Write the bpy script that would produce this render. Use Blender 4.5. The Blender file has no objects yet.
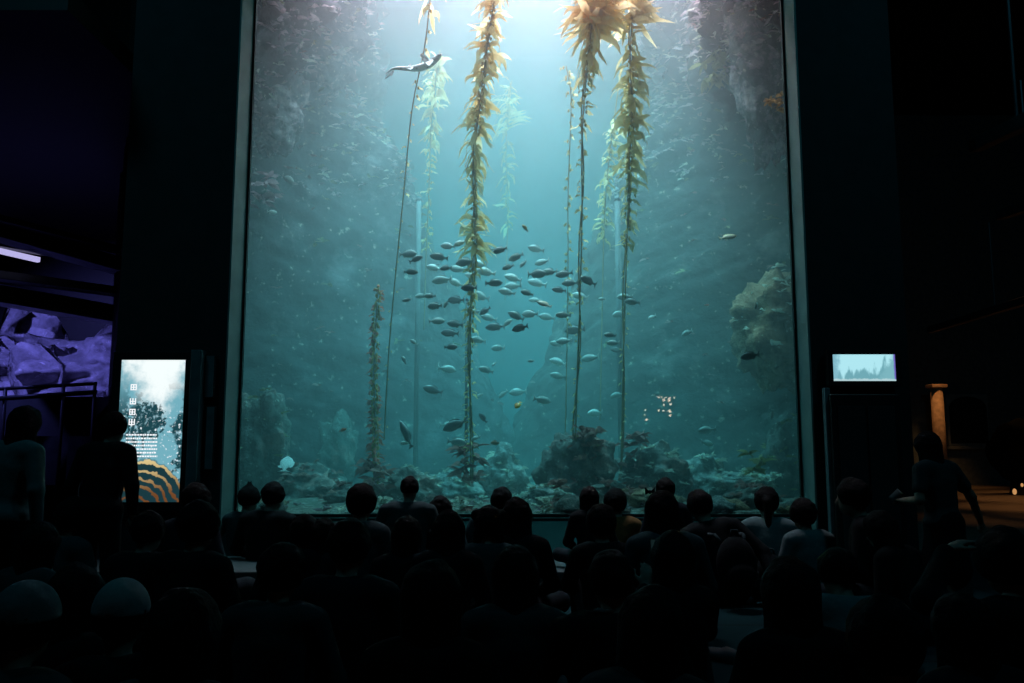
import bpy, math, random
import numpy as np
from mathutils import Vector, Matrix, noise
sc = bpy.context.scene
C = sc.collection
R = math.radians
rnd = random.Random(7)

# ------------------------------------------------------------------ camera
CAM = Vector((0, 0, 1.08)); PITCH = R(7.14); F = 850.0
cd = bpy.data.cameras.new('camera'); cd.sensor_width = 36; cd.lens = 36 * F / 1024; cd.clip_end = 200
cam = bpy.data.objects.new('camera', cd); cam.location = CAM
cam.rotation_euler = (R(90) + PITCH, 0, 0); C.objects.link(cam); sc.camera = cam

def at(px, py, Y):
    """point of the photograph on the vertical plane at distance Y"""
    dx = (px - 512) / F; dy = -(py - 341.5) / F
    d = Vector((dx, math.cos(PITCH) - dy * math.sin(PITCH), math.sin(PITCH) + dy * math.cos(PITCH)))
    return CAM + d * (Y / d.y)

# ------------------------------------------------------------------ materials
def nodes(name):
    m = bpy.data.materials.new(name); m.use_nodes = True
    nt = m.node_tree; return m, nt, nt.nodes['Principled BSDF']
def plain(name, c, rough=.7, var=.25, scale=8.0, metal=0.0, bump=0.0, spec=.4):
    m, nt, b = nodes(name)
    tc = nt.nodes.new('ShaderNodeTexCoord'); n = nt.nodes.new('ShaderNodeTexNoise')
    n.inputs['Scale'].default_value = scale; n.inputs['Detail'].default_value = 5
    nt.links.new(tc.outputs['Object'], n.inputs['Vector'])
    r = nt.nodes.new('ShaderNodeValToRGB')
    r.color_ramp.elements[0].position = .3; r.color_ramp.elements[1].position = .7
    r.color_ramp.elements[0].color = (*[x * (1 - var) for x in c], 1)
    r.color_ramp.elements[1].color = (*[min(1, x * (1 + var)) for x in c], 1)
    nt.links.new(n.outputs['Fac'], r.inputs['Fac']); nt.links.new(r.outputs['Color'], b.inputs['Base Color'])
    b.inputs['Roughness'].default_value = rough; b.inputs['Metallic'].default_value = metal
    b.inputs['Specular IOR Level'].default_value = spec
    if bump:
        bp = nt.nodes.new('ShaderNodeBump'); bp.inputs['Strength'].default_value = bump; bp.inputs['Distance'].default_value = .02
        nt.links.new(n.outputs['Fac'], bp.inputs['Height']); nt.links.new(bp.outputs['Normal'], b.inputs['Normal'])
    return m
def emit(name, c, s):
    m = bpy.data.materials.new(name); m.use_nodes = True; nt = m.node_tree; nt.nodes.clear()
    o = nt.nodes.new('ShaderNodeOutputMaterial'); e = nt.nodes.new('ShaderNodeEmission')
    e.inputs['Color'].default_value = (*c, 1); e.inputs['Strength'].default_value = s
    nt.links.new(e.outputs[0], o.inputs['Surface']); return m
def rock_mat(name, base, crust, speck, scale=3.0, amount=.5):
    """stone with patches of encrusting algae and pale specks"""
    m, nt, b = nodes(name); L = nt.links.new
    tc = nt.nodes.new('ShaderNodeTexCoord')
    def nz(s, d):
        n = nt.nodes.new('ShaderNodeTexNoise'); n.inputs['Scale'].default_value = s; n.inputs['Detail'].default_value = d
        n.inputs['Roughness'].default_value = .65
        L(tc.outputs['Object'], n.inputs['Vector']); return n
    def ramp(src, p0, p1):
        r = nt.nodes.new('ShaderNodeValToRGB'); r.color_ramp.elements[0].position = p0; r.color_ramp.elements[1].position = p1
        L(src, r.inputs['Fac']); return r.outputs['Color']
    def mix(fac, a, c):
        x = nt.nodes.new('ShaderNodeMix'); x.data_type = 'RGBA'; L(fac, x.inputs['Factor'])
        if isinstance(a, tuple): x.inputs['A'].default_value = (*a, 1)
        else: L(a, x.inputs['A'])
        if isinstance(c, tuple): x.inputs['B'].default_value = (*c, 1)
        else: L(c, x.inputs['B'])
        return x.outputs['Result']
    n1 = nz(scale, 6); n2 = nz(scale * 3.3, 5); n3 = nz(scale * 7, 3)
    c = mix(ramp(n2.outputs['Fac'], .35, .7), tuple(x * .45 for x in base), base)
    c = mix(ramp(n1.outputs['Fac'], amount, amount + .12), c, crust)
    c = mix(ramp(n3.outputs['Fac'], .62, .72), c, speck)
    L(c, b.inputs['Base Color']); b.inputs['Roughness'].default_value = .9; b.inputs['Specular IOR Level'].default_value = .15
    bp = nt.nodes.new('ShaderNodeBump'); bp.inputs['Strength'].default_value = .8; bp.inputs['Distance'].default_value = .06
    L(n2.outputs['Fac'], bp.inputs['Height']); L(bp.outputs['Normal'], b.inputs['Normal'])
    return m
def leaf_mat(name, c0, c1, trans=.5):
    m = bpy.data.materials.new(name); m.use_nodes = True; nt = m.node_tree; nt.nodes.clear(); L = nt.links.new
    o = nt.nodes.new('ShaderNodeOutputMaterial'); d = nt.nodes.new('ShaderNodeBsdfDiffuse'); t = nt.nodes.new('ShaderNodeBsdfTranslucent')
    mx = nt.nodes.new('ShaderNodeMixShader'); mx.inputs[0].default_value = trans
    tc = nt.nodes.new('ShaderNodeTexCoord'); n = nt.nodes.new('ShaderNodeTexNoise'); n.inputs['Scale'].default_value = 6; n.inputs['Detail'].default_value = 3
    r = nt.nodes.new('ShaderNodeValToRGB'); r.color_ramp.elements[0].position = .35; r.color_ramp.elements[1].position = .65
    r.color_ramp.elements[0].color = (*c0, 1); r.color_ramp.elements[1].color = (*c1, 1)
    L(tc.outputs['Object'], n.inputs['Vector']); L(n.outputs['Fac'], r.inputs['Fac'])
    L(r.outputs['Color'], d.inputs['Color']); L(r.outputs['Color'], t.inputs['Color'])
    L(d.outputs[0], mx.inputs[1]); L(t.outputs[0], mx.inputs[2]); L(mx.outputs[0], o.inputs['Surface'])
    return m

# ------------------------------------------------------------------ mesh helpers
class MB:
    def __init__(s): s.v = []; s.f = []
    def add(s, v, f):
        k = len(s.v); s.v += [tuple(p) for p in v]; s.f += [tuple(i + k for i in q) for q in f]; return s
    def box(s, x0, x1, y0, y1, z0, z1):
        v = [(x, y, z) for x in (x0, x1) for y in (y0, y1) for z in (z0, z1)]
        return s.add(v, [(0, 1, 3, 2), (4, 6, 7, 5), (0, 4, 5, 1), (2, 3, 7, 6), (0, 2, 6, 4), (1, 5, 7, 3)])
    def bar(s, a, b, w, h):
        a, b = Vector(a), Vector(b); d = (b - a).normalized()
        u = d.cross(Vector((0, 0, 1))); u = u.normalized() if u.length > 1e-4 else Vector((1, 0, 0)); n = u.cross(d)
        v = []
        for p in (a, b):
            for i, j in ((-1, -1), (1, -1), (1, 1), (-1, 1)): v.append(p + u * (i * w / 2) + n * (j * h / 2))
        return s.add(v, [(3, 2, 1, 0), (4, 5, 6, 7)] + [(i, (i + 1) % 4, 4 + (i + 1) % 4, 4 + i) for i in range(4)])
    def tube(s, pts, rad, n=8):
        pts = [Vector(p) for p in pts]; v = []; f = []
        for i, p in enumerate(pts):
            d = (pts[min(i + 1, len(pts) - 1)] - pts[max(i - 1, 0)]).normalized()
            u = d.cross(Vector((.3, 1, .1))).normalized(); w = d.cross(u)
            r = rad[i] if isinstance(rad, (list, tuple)) else rad
            for k in range(n):
                a = 2 * math.pi * k / n; v.append(p + u * (r * math.cos(a)) + w * (r * math.sin(a)))
        for i in range(len(pts) - 1):
            for k in range(n): f.append((i * n + k, i * n + (k + 1) % n, (i + 1) * n + (k + 1) % n, (i + 1) * n + k))
        f.append(tuple(range(n))[::-1]); f.append(tuple(range((len(pts) - 1) * n, len(pts) * n)))
        return s.add(v, f)
    def ball(s, c, r, nu=10, nv=7):
        c = Vector(c); r = r if isinstance(r, (list, tuple)) else (r, r, r); v = [c + Vector((0, 0, r[2]))]; f = []
        for i in range(1, nv):
            t = math.pi * i / nv
            for k in range(nu):
                a = 2 * math.pi * k / nu
                v.append(c + Vector((r[0] * math.sin(t) * math.cos(a), r[1] * math.sin(t) * math.sin(a), r[2] * math.cos(t))))
        v.append(c - Vector((0, 0, r[2]))); e = len(v) - 1
        for k in range(nu):
            f.append((0, 1 + k, 1 + (k + 1) % nu)); f.append((e, e - nu + (k + 1) % nu, e - nu + k))
        for i in range(nv - 2):
            for k in range(nu): f.append((1 + i * nu + k, 1 + (i + 1) * nu + k, 1 + (i + 1) * nu + (k + 1) % nu, 1 + i * nu + (k + 1) % nu))
        return s.add(v, f)
    def build(s, name, m, parent=None, smooth=False, bevel=0):
        me = bpy.data.meshes.new(name); me.from_pydata(s.v, [], s.f); me.validate()
        if m: me.materials.append(m)
        if smooth: me.polygons.foreach_set('use_smooth', [True] * len(me.polygons))
        o = bpy.data.objects.new(name, me); C.objects.link(o)
        if parent: o.parent = parent
        if bevel:
            bv = o.modifiers.new('bevel', 'BEVEL'); bv.width = bevel; bv.segments = 2; bv.limit_method = 'ANGLE'
        return o
def tag(o, label=None, cat=None, group=None, kind=None):
    if label: o['label'] = label
    if cat: o['category'] = cat
    if group: o['group'] = group
    if kind: o['kind'] = kind
    return o
def empty(name, loc=(0, 0, 0), rz=0):
    o = bpy.data.objects.new(name, None); o.location = loc; o.rotation_euler = (0, 0, rz); o.empty_display_size = .1
    C.objects.link(o); return o
def struct(name, mb, m, label, cat, **k):
    return tag(mb.build(name, m, **k), label, cat, kind='structure')
def fbm(p, o=4):
    a, t = 1.0, 0.0
    for _ in range(o):
        t += a * noise.noise(p); p = p * 2.07 + Vector((3.1, 1.7, 4.3)); a *= .52
    return t

# ================================================================== THE SETTING
M_dark = plain('dark_wall_paint', (.016, .019, .02), .8, .2)
M_black = plain('black_paint', (.006, .007, .007), .6, .2)
M_reveal = plain('grey_green_render', (.21, .27, .25), .75, .12, 5)
M_ceil = plain('black_ceiling', (.01, .012, .013), .9)
M_metal = plain('dark_grey_metal', (.06, .07, .08), .45, .2, metal=.3)

mf, nt, b = nodes('dark_floor_tiles')
tc = nt.nodes.new('ShaderNodeTexCoord'); br = nt.nodes.new('ShaderNodeTexBrick')
br.inputs['Scale'].default_value = 1.0; br.inputs['Brick Width'].default_value = .9; br.inputs['Row Height'].default_value = .9
br.inputs['Mortar Size'].default_value = .012; br.offset = 0
br.inputs['Color1'].default_value = (.005, .023, .026, 1); br.inputs['Color2'].default_value = (.006, .027, .030, 1); br.inputs['Mortar'].default_value = (.008, .009, .01, 1)
nt.links.new(tc.outputs['Object'], br.inputs['Vector']); nt.links.new(br.outputs['Color'], b.inputs['Base Color'])
b.inputs['Roughness'].default_value = .85; b.inputs['Specular IOR Level'].default_value = .03

struct('floor', MB().box(-16, 16, -6, 27, -.2, 0), mf, 'dark tiled hall floor under the seated crowd', 'floor')
struct('ceiling', MB().box(-16, 16, -6, 27, 11.2, 11.4), M_ceil, 'unlit black ceiling high above the hall', 'ceiling')
WL, WR, GY, WY = -2.41, 2.535, 7.5, 7.30           # window opening, glass plane, wall face
SB, ST = .50, 5.5                                  # bottom and top of the glass
struct('wall_left', MB().box(-3.42, -2.47, WY, 7.62, 0, 11.2), M_dark, 'dark wall between the tank window and the purple-lit gallery', 'wall')
struct('wall_right', MB().box(2.58, 3.42, WY, 7.62, 0, 11.2), M_dark, 'dark wall between the tank window and the amber-lit corridor', 'wall')
struct('wall_front', MB().box(-2.47, 2.58, WY, 7.62, ST, 11.2), M_dark, 'dark wall over the tank window', 'wall')
struct('wall_bottom', MB().box(-2.47, 2.58, 7.45, 7.62, 0, SB - .02), M_dark, 'low dark wall under the tank glass', 'wall')
# splayed reveals of the window
def prism(pts, z0, z1):
    n = len(pts); return MB().add([(x, y, z0) for x, y in pts] + [(x, y, z1) for x, y in pts],
        [tuple(range(n))[::-1], tuple(range(n, 2 * n))] + [(i, (i + 1) % n, n + (i + 1) % n, n + i) for i in range(n)])
struct('trim_1', prism([(-2.47, WY - .005), (-2.455, WY - .005), (WL + .004, GY), (WL + .004, GY + .02), (-2.47, GY + .02)], .2, ST), M_reveal, 'pale grey-green upright reveal along the window edge beside the portrait screen', 'trim')
struct('trim_2', prism([(2.58, WY - .005), (2.58, GY + .02), (WR - .004, GY + .02), (WR - .004, GY), (2.563, WY - .005)], .2, ST), M_reveal, 'pale grey-green upright reveal along the window edge beside the wall monitor', 'trim')
ms = plain('sill_paint', (.014, .046, .045), 1, .15, 4, spec=.03)
struct('trim_3', MB().add([(-2.454, 7.12, .2), (2.562, 7.12, .2), (2.535, GY - .01, SB - .01), (-2.41, GY - .01, SB - .01), (-2.41, GY - .01, 0), (2.535, GY - .01, 0), (-2.454, 7.12, 0), (2.562, 7.12, 0)],
    [(0, 1, 2, 3), (6, 7, 1, 0), (3, 2, 5, 4), (6, 0, 3, 4), (1, 7, 5, 2), (6, 4, 5, 7)]), ms, 'dim teal sloping sill under the tank glass', 'sill')
struct('trim_4', MB().box(WL, WR, GY - .012, GY + .03, SB - .012, SB + .012), M_black, 'thin black seal along the bottom of the tank glass', 'trim')
mst = plain('step_stone', (.022, .036, .038), .7)
struct('trim_5', MB().box(-3.3, 3.3, 6.25, 7.12, 0, .2), mst, 'low dark step in front of the tank where the front row sits', 'step', bevel=.01)
for k, (x0, x1) in enumerate(((WL + .006, WL + .022), (WR - .022, WR - .006))):
    struct('trim_%d' % (6 + k), MB().box(x0, x1, GY - .012, GY + .03, SB, ST), M_black, ['thin black seal along the glass beside the portrait screen', 'thin black seal along the glass beside the wall monitor'][k], 'trim')

# glass
mg = bpy.data.materials.new('acrylic_glass'); mg.use_nodes = True; nt = mg.node_tree; nt.nodes.clear()
o = nt.nodes.new('ShaderNodeOutputMaterial'); tr = nt.nodes.new('ShaderNodeBsdfTransparent'); gl = nt.nodes.new('ShaderNodeBsdfGlossy'); mx = nt.nodes.new('ShaderNodeMixShader')
tr.inputs['Color'].default_value = (.96, .985, .985, 1); gl.inputs['Roughness'].default_value = .0; mx.inputs[0].default_value = .05
nt.links.new(tr.outputs[0], mx.inputs[1]); nt.links.new(gl.outputs[0], mx.inputs[2]); nt.links.new(mx.outputs[0], o.inputs['Surface'])
struct('window_1', MB().box(WL - .0, WR, GY, GY + .06, SB - .02, ST + .05), mg, 'huge clear glass window of the kelp tank', 'window')

# water
AB, SCT, G = (.39, .055, .059), (.115, .118, .118), .15
mw = bpy.data.materials.new('sea_water'); mw.use_nodes = True; nt = mw.node_tree; nt.nodes.clear()
o = nt.nodes.new('ShaderNodeOutputMaterial'); a = nt.nodes.new('ShaderNodeVolumeAbsorption'); s_ = nt.nodes.new('ShaderNodeVolumeScatter'); ad = nt.nodes.new('ShaderNodeAddShader')
ma = max(AB); a.inputs['Color'].default_value = (*[1 - x / ma for x in AB], 1); a.inputs['Density'].default_value = ma
mx_ = max(SCT); s_.inputs['Color'].default_value = (*[x / mx_ for x in SCT], 1); s_.inputs['Density'].default_value = mx_; s_.inputs['Anisotropy'].default_value = G
nt.links.new(a.outputs[0], ad.inputs[0]); nt.links.new(s_.outputs[0], ad.inputs[1]); nt.links.new(ad.outputs[0], o.inputs['Volume'])
tag(prism([(-3.35, GY + .065), (3.4, GY + .065), (4.85, 10.9), (4.85, 13.0), (-5.05, 13.0), (-5.05, 10.9)], .3, 8.4).build('water', mw), 'hazy teal sea water filling the tank behind the glass', 'water', kind='stuff')

# tank shell
M_back = plain('tank_back_paint', (.10, .27, .31), .9, .35, .7)
struct('wall_back', MB().box(-5.2, 5.0, 13, 13.2, 0, 11.2), M_back, 'blurred blue-green back wall of the tank', 'wall')
struct('wall_tank_west', prism([(-3.42, 7.62), (-3.36, 7.62), (-5.06, 10.9), (-5.06, 13), (-5.18, 13), (-5.18, 10.9)], 0, 11.2), M_dark, 'side wall of the tank behind the reef nearer the portrait screen', 'wall')
struct('wall_tank_east', prism([(3.42, 7.62), (5.0, 10.9), (5.0, 13), (4.87, 13), (4.87, 10.9), (3.36, 7.62)], 0, 11.2), M_dark, 'side wall of the tank behind the reef nearer the wall monitor', 'wall')
M_gravel = rock_mat('tank_gravel', (.30, .27, .22), (.42, .34, .30), (.7, .65, .55), 14, .5)
g = MB(); nx, ny = 70, 60
for j in range(ny + 1):
    for i in range(nx + 1):
        y = 7.57 + 5.42 * j / ny; q = min(1, (y - 7.57) / 3.3); x = -(3.33 + 1.7 * q) + (6.7 + 3.2 * q) * i / nx
        g.v.append((x, y, .50 + .035 * fbm(Vector((x * 2.2, y * 2.2, 0)), 4) + .03 * (y - 7.57)))
for j in range(ny):
    for i in range(nx): k = j * (nx + 1) + i; g.f.append((k, k + 1, k + nx + 2, k + nx + 1))
k0 = len(g.v); g.v += [(-3.33, 7.57, .3), (3.37, 7.57, .3)]; g.f.append(tuple([k0, k0 + 1] + list(range(nx, -1, -1))))
tag(g.build('gravel_bed', M_gravel, smooth=True), 'pinkish beige gravel bed on the bottom of the tank', 'gravel', kind='stuff')

# ================================================================== ROCKS IN THE TANK
RK_L = rock_mat('reef_mauve', (.10, .085, .09), (.26, .19, .20), (.60, .50, .42), 1.5, .56)
RK_R = rock_mat('reef_brown', (.09, .075, .07), (.24, .17, .16), (.55, .45, .35), 1.7, .56)
RK_M = rock_mat('overhang_mauve', (.22, .19, .19), (.58, .42, .43), (.85, .72, .58), 4.0, .50)
RK_B = rock_mat('boulder_crust', (.22, .21, .19), (.50, .28, .24), (.75, .68, .58), 3.2, .52)
RK_P = rock_mat('boulder_pale', (.30, .33, .31), (.50, .46, .42), (.85, .82, .72), 4.0, .48)
RK_O = rock_mat('boulder_rust', (.30, .17, .10), (.48, .27, .17), (.7, .6, .45), 3.0, .45)
def reef(name, side, m, label):
    """a rugged reef face covering one side of the tank"""
    g = MB(); nu, nv = 170, 230
    for j in range(nv + 1):
        z = .35 + 8.0 * j / nv
        for i in range(nu + 1):
            y = 7.62 + 5.36 * i / nu
            t = (y - 7.6) / 5.4
            up = min(1, max(0, (z - 3.6) / 3.2)); up = up * up * (3 - 2 * up)
            low = math.exp(-((z - .3) / .9) ** 2)
            depth = .25 + 1.75 * up * min(1, .15 + t * 1.6) + .9 * low * min(1, t * 2)
            bk = min(1, max(0, (t - .3) / .5)); bk = bk * bk * (3 - 2 * bk)
            depth = max(depth, bk * (1.95 + min(2.2, max(-.6, (6.2 - z) * .36))))
            p = Vector((side * 5, y * .75, z * .6 + y * .35))
            d = depth + (.30 * fbm(p, 4) + .22 * (abs(fbm(p * 2.9 + Vector((7, 1, 2)), 3))) + .11 * (abs(fbm(p * 7.5, 2))) + .16 * (.45 - noise.voronoi(p * 3.2)[0][0])) * (.5 + .6 * up)
            edge = 3.42 + 1.3 * min(1, t * 1.6)
            x = side * (edge - max(d, 0) * 1.25)
            if t < .12: x = side * max(abs(x), 2.62 + t)
            g.v.append((x, y, z))
    for j in range(nv):
        for i in range(nu):
            k = j * (nu + 1) + i; q = (k, k + 1, k + nu + 2, k + nu + 1)
            g.f.append(q if side < 0 else q[::-1])
    o = g.build(name, m, smooth=True)
    s = o.modifiers.new('thick', 'SOLIDIFY'); s.thickness = .12; s.offset = -1
    r = random.Random(side + 9)
    for col, n, L_, z0 in (('mauve', 900, .12, 4.4), ('pale', 320, .10, 4.6), ('olive', 120, .12, 2.4), ('pink', 160, .09, 1.6)):  # algae; mauve and pale tufts massed high to paint in brighter upper light
        t = MB(); pts = []
        while len(pts) < n:
            v = Vector(g.v[r.randrange(len(g.v))])
            if v.z > z0 and 7.9 < v.y < 12 and v.z < 8: pts.append(v)
        tufts(t, pts, L_, 4, n, .2); tag(t.build('algae_tufts', AL[col], o, True), kind='stuff')
    return tag(o, label, 'rock')
def leaf(g, p, d, L, w, n=5, droop=.6, wave=.12, seed=0):
    """one kelp blade: a curved, wavy strip with a pointed tip"""
    p = Vector(p); d = Vector(d).normalized(); k0 = len(g.v); r = random.Random(seed)
    u = d.cross(Vector((0, 0, 1))); u = u.normalized() if u.length > 1e-3 else Vector((1, 0, 0))
    tw = r.uniform(-1.2, 1.2); ph = r.uniform(0, 6.3)
    for i in range(n + 1):
        t = i / n
        ww = w * (math.sin(math.pi * min(1, .12 + t * .88) ** .8) + .05) * .5
        nrm = u.cross(d).normalized()
        c = math.cos(tw * t + ph * .2); s = math.sin(tw * t + ph * .2)
        uu = u * c + nrm * s
        mid = p + nrm * (wave * w * math.sin(t * 7 + ph))
        g.v += [tuple(mid - uu * ww), tuple(mid + nrm * ww * .25), tuple(mid + uu * ww)]
        d = (d + Vector((0, 0, -droop / n)) + u * r.uniform(-.12, .12)).normalized(); p = p + d * (L / n)
        u = d.cross(Vector((0, 0, 1))) if abs(d.z) < .98 else u
        u = u.normalized() if u.length > 1e-3 else Vector((1, 0, 0))
    for i in range(n):
        a = k0 + i * 3; g.f += [(a, a + 1, a + 4, a + 3), (a + 1, a + 2, a + 5, a + 4)]

AL = {'pink': leaf_mat('pink_algae', (.30, .12, .11), (.50, .26, .22), .3),
      'olive': leaf_mat('olive_algae', (.20, .17, .08), (.42, .36, .18), .35),
      'pale': leaf_mat('pale_algae', (.55, .50, .42), (.80, .74, .62), .35),
      'rust': leaf_mat('rust_algae', (.42, .20, .08), (.66, .38, .16), .35),
      'mauve': leaf_mat('mauve_algae', (.36, .26, .28), (.58, .44, .44), .3)}
def tufts(g, pts, L, n, seed, up=.5):
    r = random.Random(seed)
    for p in pts:
        for _ in range(n):
            a = r.uniform(0, 6.28); leaf(g, p, (math.cos(a), math.sin(a) - .2, r.uniform(-.2, 1) + up), L * r.uniform(.6, 1.3), L * r.uniform(.25, .45), 3, .9, .1, r.random())

reef('reef_wall', -1, RK_L, 'mauve crusted reef wall in the tank nearest the portrait screen')
reef('reef_wall', 1, RK_R, 'brown crusted reef wall in the tank nearest the wall monitor')

def boulder(px, py, Y, wpx, hpx, m, label, seed, name='boulder', algae=None, nt_=26, group=None, dy=.8, lump=.34, drop=0):
    """rock with centre and size taken at distance Y; returns the object; algae: tuft colour"""
    c = at(px, py, Y); rx = wpx / F * Y / 2; rz = hpx / F * Y / 2; ry = rx * dy
    r = random.Random(seed); g = MB().ball((0, 0, 0), 1, 64, 44); off = Vector((r.random() * 30, r.random() * 30, 0)); vs = []
    for v in g.v:
        p = Vector(v); sx = Vector((p.x * rx, p.y * ry, p.z * rz)) * 5.5 + off; k = 1 + lump * fbm(p * 1.5 + off, 5) + .18 * abs(fbm(sx, 3)) + .20 * (.5 - noise.voronoi(sx * .8)[0][0]); p = p * k
        vs.append((p.x * rx, p.y * ry, p.z * rz))
    lo_ = min(v[2] for v in vs)
    if name == 'boulder' and c.z + lo_ > .42: vs = [(x, y, z * ((c.z - .40) / -lo_) if z < 0 else z) for x, y, z in vs]
    g.v = vs; o = g.build(name, m, smooth=True); o.location = c
    tag(o, label, 'rock', group)
    if algae:
        t = MB(); pts = []
        while len(pts) < nt_:
            v = Vector(vs[r.randrange(len(vs))])
            if v.y < ry * .35 and v.z > -rz * .5: pts.append(v)
        tufts(t, pts, .05 + rx * .10, 5, seed)
        tag(t.build('algae_tufts', AL[algae], o), kind='stuff')
    return o

boulder(766, 30, 9.0, 74, 250, RK_M, 'tall mauve rock overhang hanging down beside the right edge of the glass', 3, 'rock_overhang', 'mauve', 160, lump=.24)
boulder(784, 332, 9.6, 92, 104, RK_O, 'rust-brown crusted rock ledge jutting from the right reef at mid-height', 4, 'rock_ledge', 'pale', 26, lump=.3)
boulder(258, 30, 9.8, 80, 170, RK_M, 'mauve knobbly rock bulging at the top left corner of the tank', 5, 'rock_overhang', 'mauve', 60, lump=.45)
boulder(300, 50, 10.6, 96, 100, RK_M, 'pale mauve crusted rock shelf high on the left reef', 6, 'rock_ledge', 'mauve', 60, lump=.45)
boulder(272, 112, 9.8, 62, 80, RK_M, 'small mauve rock knob under the top left overhang', 7, 'rock_ledge', 'mauve', 34, lump=.45)
boulder(735, 78, 10.2, 60, 70, RK_R, 'hazy brown rock knob with golden algae high on the right reef', 8, 'rock_ledge', 'olive', 40, lump=.45)
bl = [(298, 425, 11.3, 52, 165, RK_B, 'tall hazy rock pinnacle with pale crown far back at left', 'pale'),
      (344, 430, 12.0, 60, 150, RK_B, 'faint rock pinnacle behind and left of the red lower kelp bush', 'pale'),
      (334, 462, 10.6, 44, 90, RK_B, 'shorter pinnacle with pale top near the small red fish', None),
      (262, 452, 9.4, 52, 110, RK_B, 'dark boulder low at the left edge of the glass', 'olive'),
      (305, 492, 9.4, 76, 46, RK_B, 'low dark boulder with pinkish crust right of the white flatfish', 'pink'),
      (350, 500, 8.8, 50, 26, RK_B, 'flat low rock under the red kelp bush', 'pink'),
      (408, 492, 9.0, 60, 36, RK_B, 'low rock with pale tufts behind the child in the pale shirt', 'pale'),
      (446, 410, 12.4, 36, 175, RK_B, 'dark hazy rock pinnacle standing far back left of the main kelp', None),
      (455, 490, 9.5, 56, 34, RK_P, 'pale rubble rock at the foot of the main kelp', 'pale'),
      (502, 480, 9.6, 50, 56, RK_P, 'pale tufted rock right of the main kelp foot', 'pale'),
      (548, 500, 8.4, 46, 24, RK_P, 'low pale shelly rock on the gravel at the middle of the tank', 'pale'),
      (578, 478, 8.8, 66, 84, RK_B, 'large dark boulder with reddish weed at the middle of the tank floor', 'pink'),
      (610, 498, 8.3, 44, 30, RK_B, 'small boulder with pink crust right of the large red-weeded boulder', 'pink'),
      (655, 476, 9.0, 66, 56, RK_B, 'dark boulder with pale crest left of the leaning person with backpack', 'pale'),
      (640, 500, 8.2, 44, 22, RK_O, 'low rusty rock behind the child in the patterned shirt', 'pink'),
      (706, 488, 9.2, 62, 50, RK_P, 'pale tufted boulder behind the leaning person with backpack', 'pale'),
      (745, 482, 9.0, 54, 18, RK_P, 'flat pale rock shelf low on the right of the tank', 'pale'),
      (748, 502, 8.3, 52, 26, RK_B, 'low rock with pinkish crust left of the long-haired front-row child', 'pink'),
      (684, 440, 11.6, 56, 140, RK_B, 'faint rock pinnacle far back at right below the drifting fish', 'pale'),
      (722, 432, 11.0, 52, 150, RK_B, 'faint tufted pinnacle left of the rust-brown ledge', 'pale'),
      (790, 470, 9.4, 54, 90, RK_B, 'dark boulder at the lower right corner of the glass', 'olive')]
for i, (px, py, Y, w, h, m, lab, al) in enumerate(bl): boulder(px, py, Y, w, h, m, lab, 20 + i, algae=al)

# rubble on the gravel, and low weed between it
protos = []
r = random.Random(77)
for k in range(5):
    g = MB().ball((0, 0, 0), 1, 16, 11); off = Vector((k * 9.1, 2, 0))
    g.v = [tuple(Vector(v) * (1 + .35 * fbm(Vector(v) * 1.6 + off, 3))) for v in g.v]
    protos.append(g.build('rubble_stone', (RK_P, RK_B, RK_O, RK_P, RK_B)[k], None, True))
for k in range(46):
    o = protos[k] if k < 5 else protos[k % 5].copy()
    if k >= 5: C.objects.link(o)
    y = 7.72 + 2.6 * r.random() ** 1.6; o.location = (r.uniform(-.34, .345) * y, y, .53); q = r.uniform(.05, .15)
    o.scale = (q * r.uniform(.8, 1.5), q, q * r.uniform(.5, .9)); o.rotation_euler = (0, 0, r.uniform(0, 6))
    tag(o, 'small crusted stone among the rubble on the tank floor', 'stone', 'rubble stones on the tank floor')
for col, n, lab in (('pale', 90, 'pale crumbly weed scattered over the tank floor'), ('pink', 80, 'reddish low weed scattered over the tank floor'), ('mauve', 60, 'mauve low weed scattered over the tank floor')):
    t = MB(); pts = []
    for _ in range(n):
        y = 7.7 + 3.2 * r.random() ** 1.4; pts.append(Vector((r.uniform(-.34, .345) * y, y, .52 + .03 * (y - 7.57))))
    tufts(t, pts, .085, 5, n, .6); tag(t.build('turf_weed', AL[col], None, True), lab, 'seaweed', kind='stuff')

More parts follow.
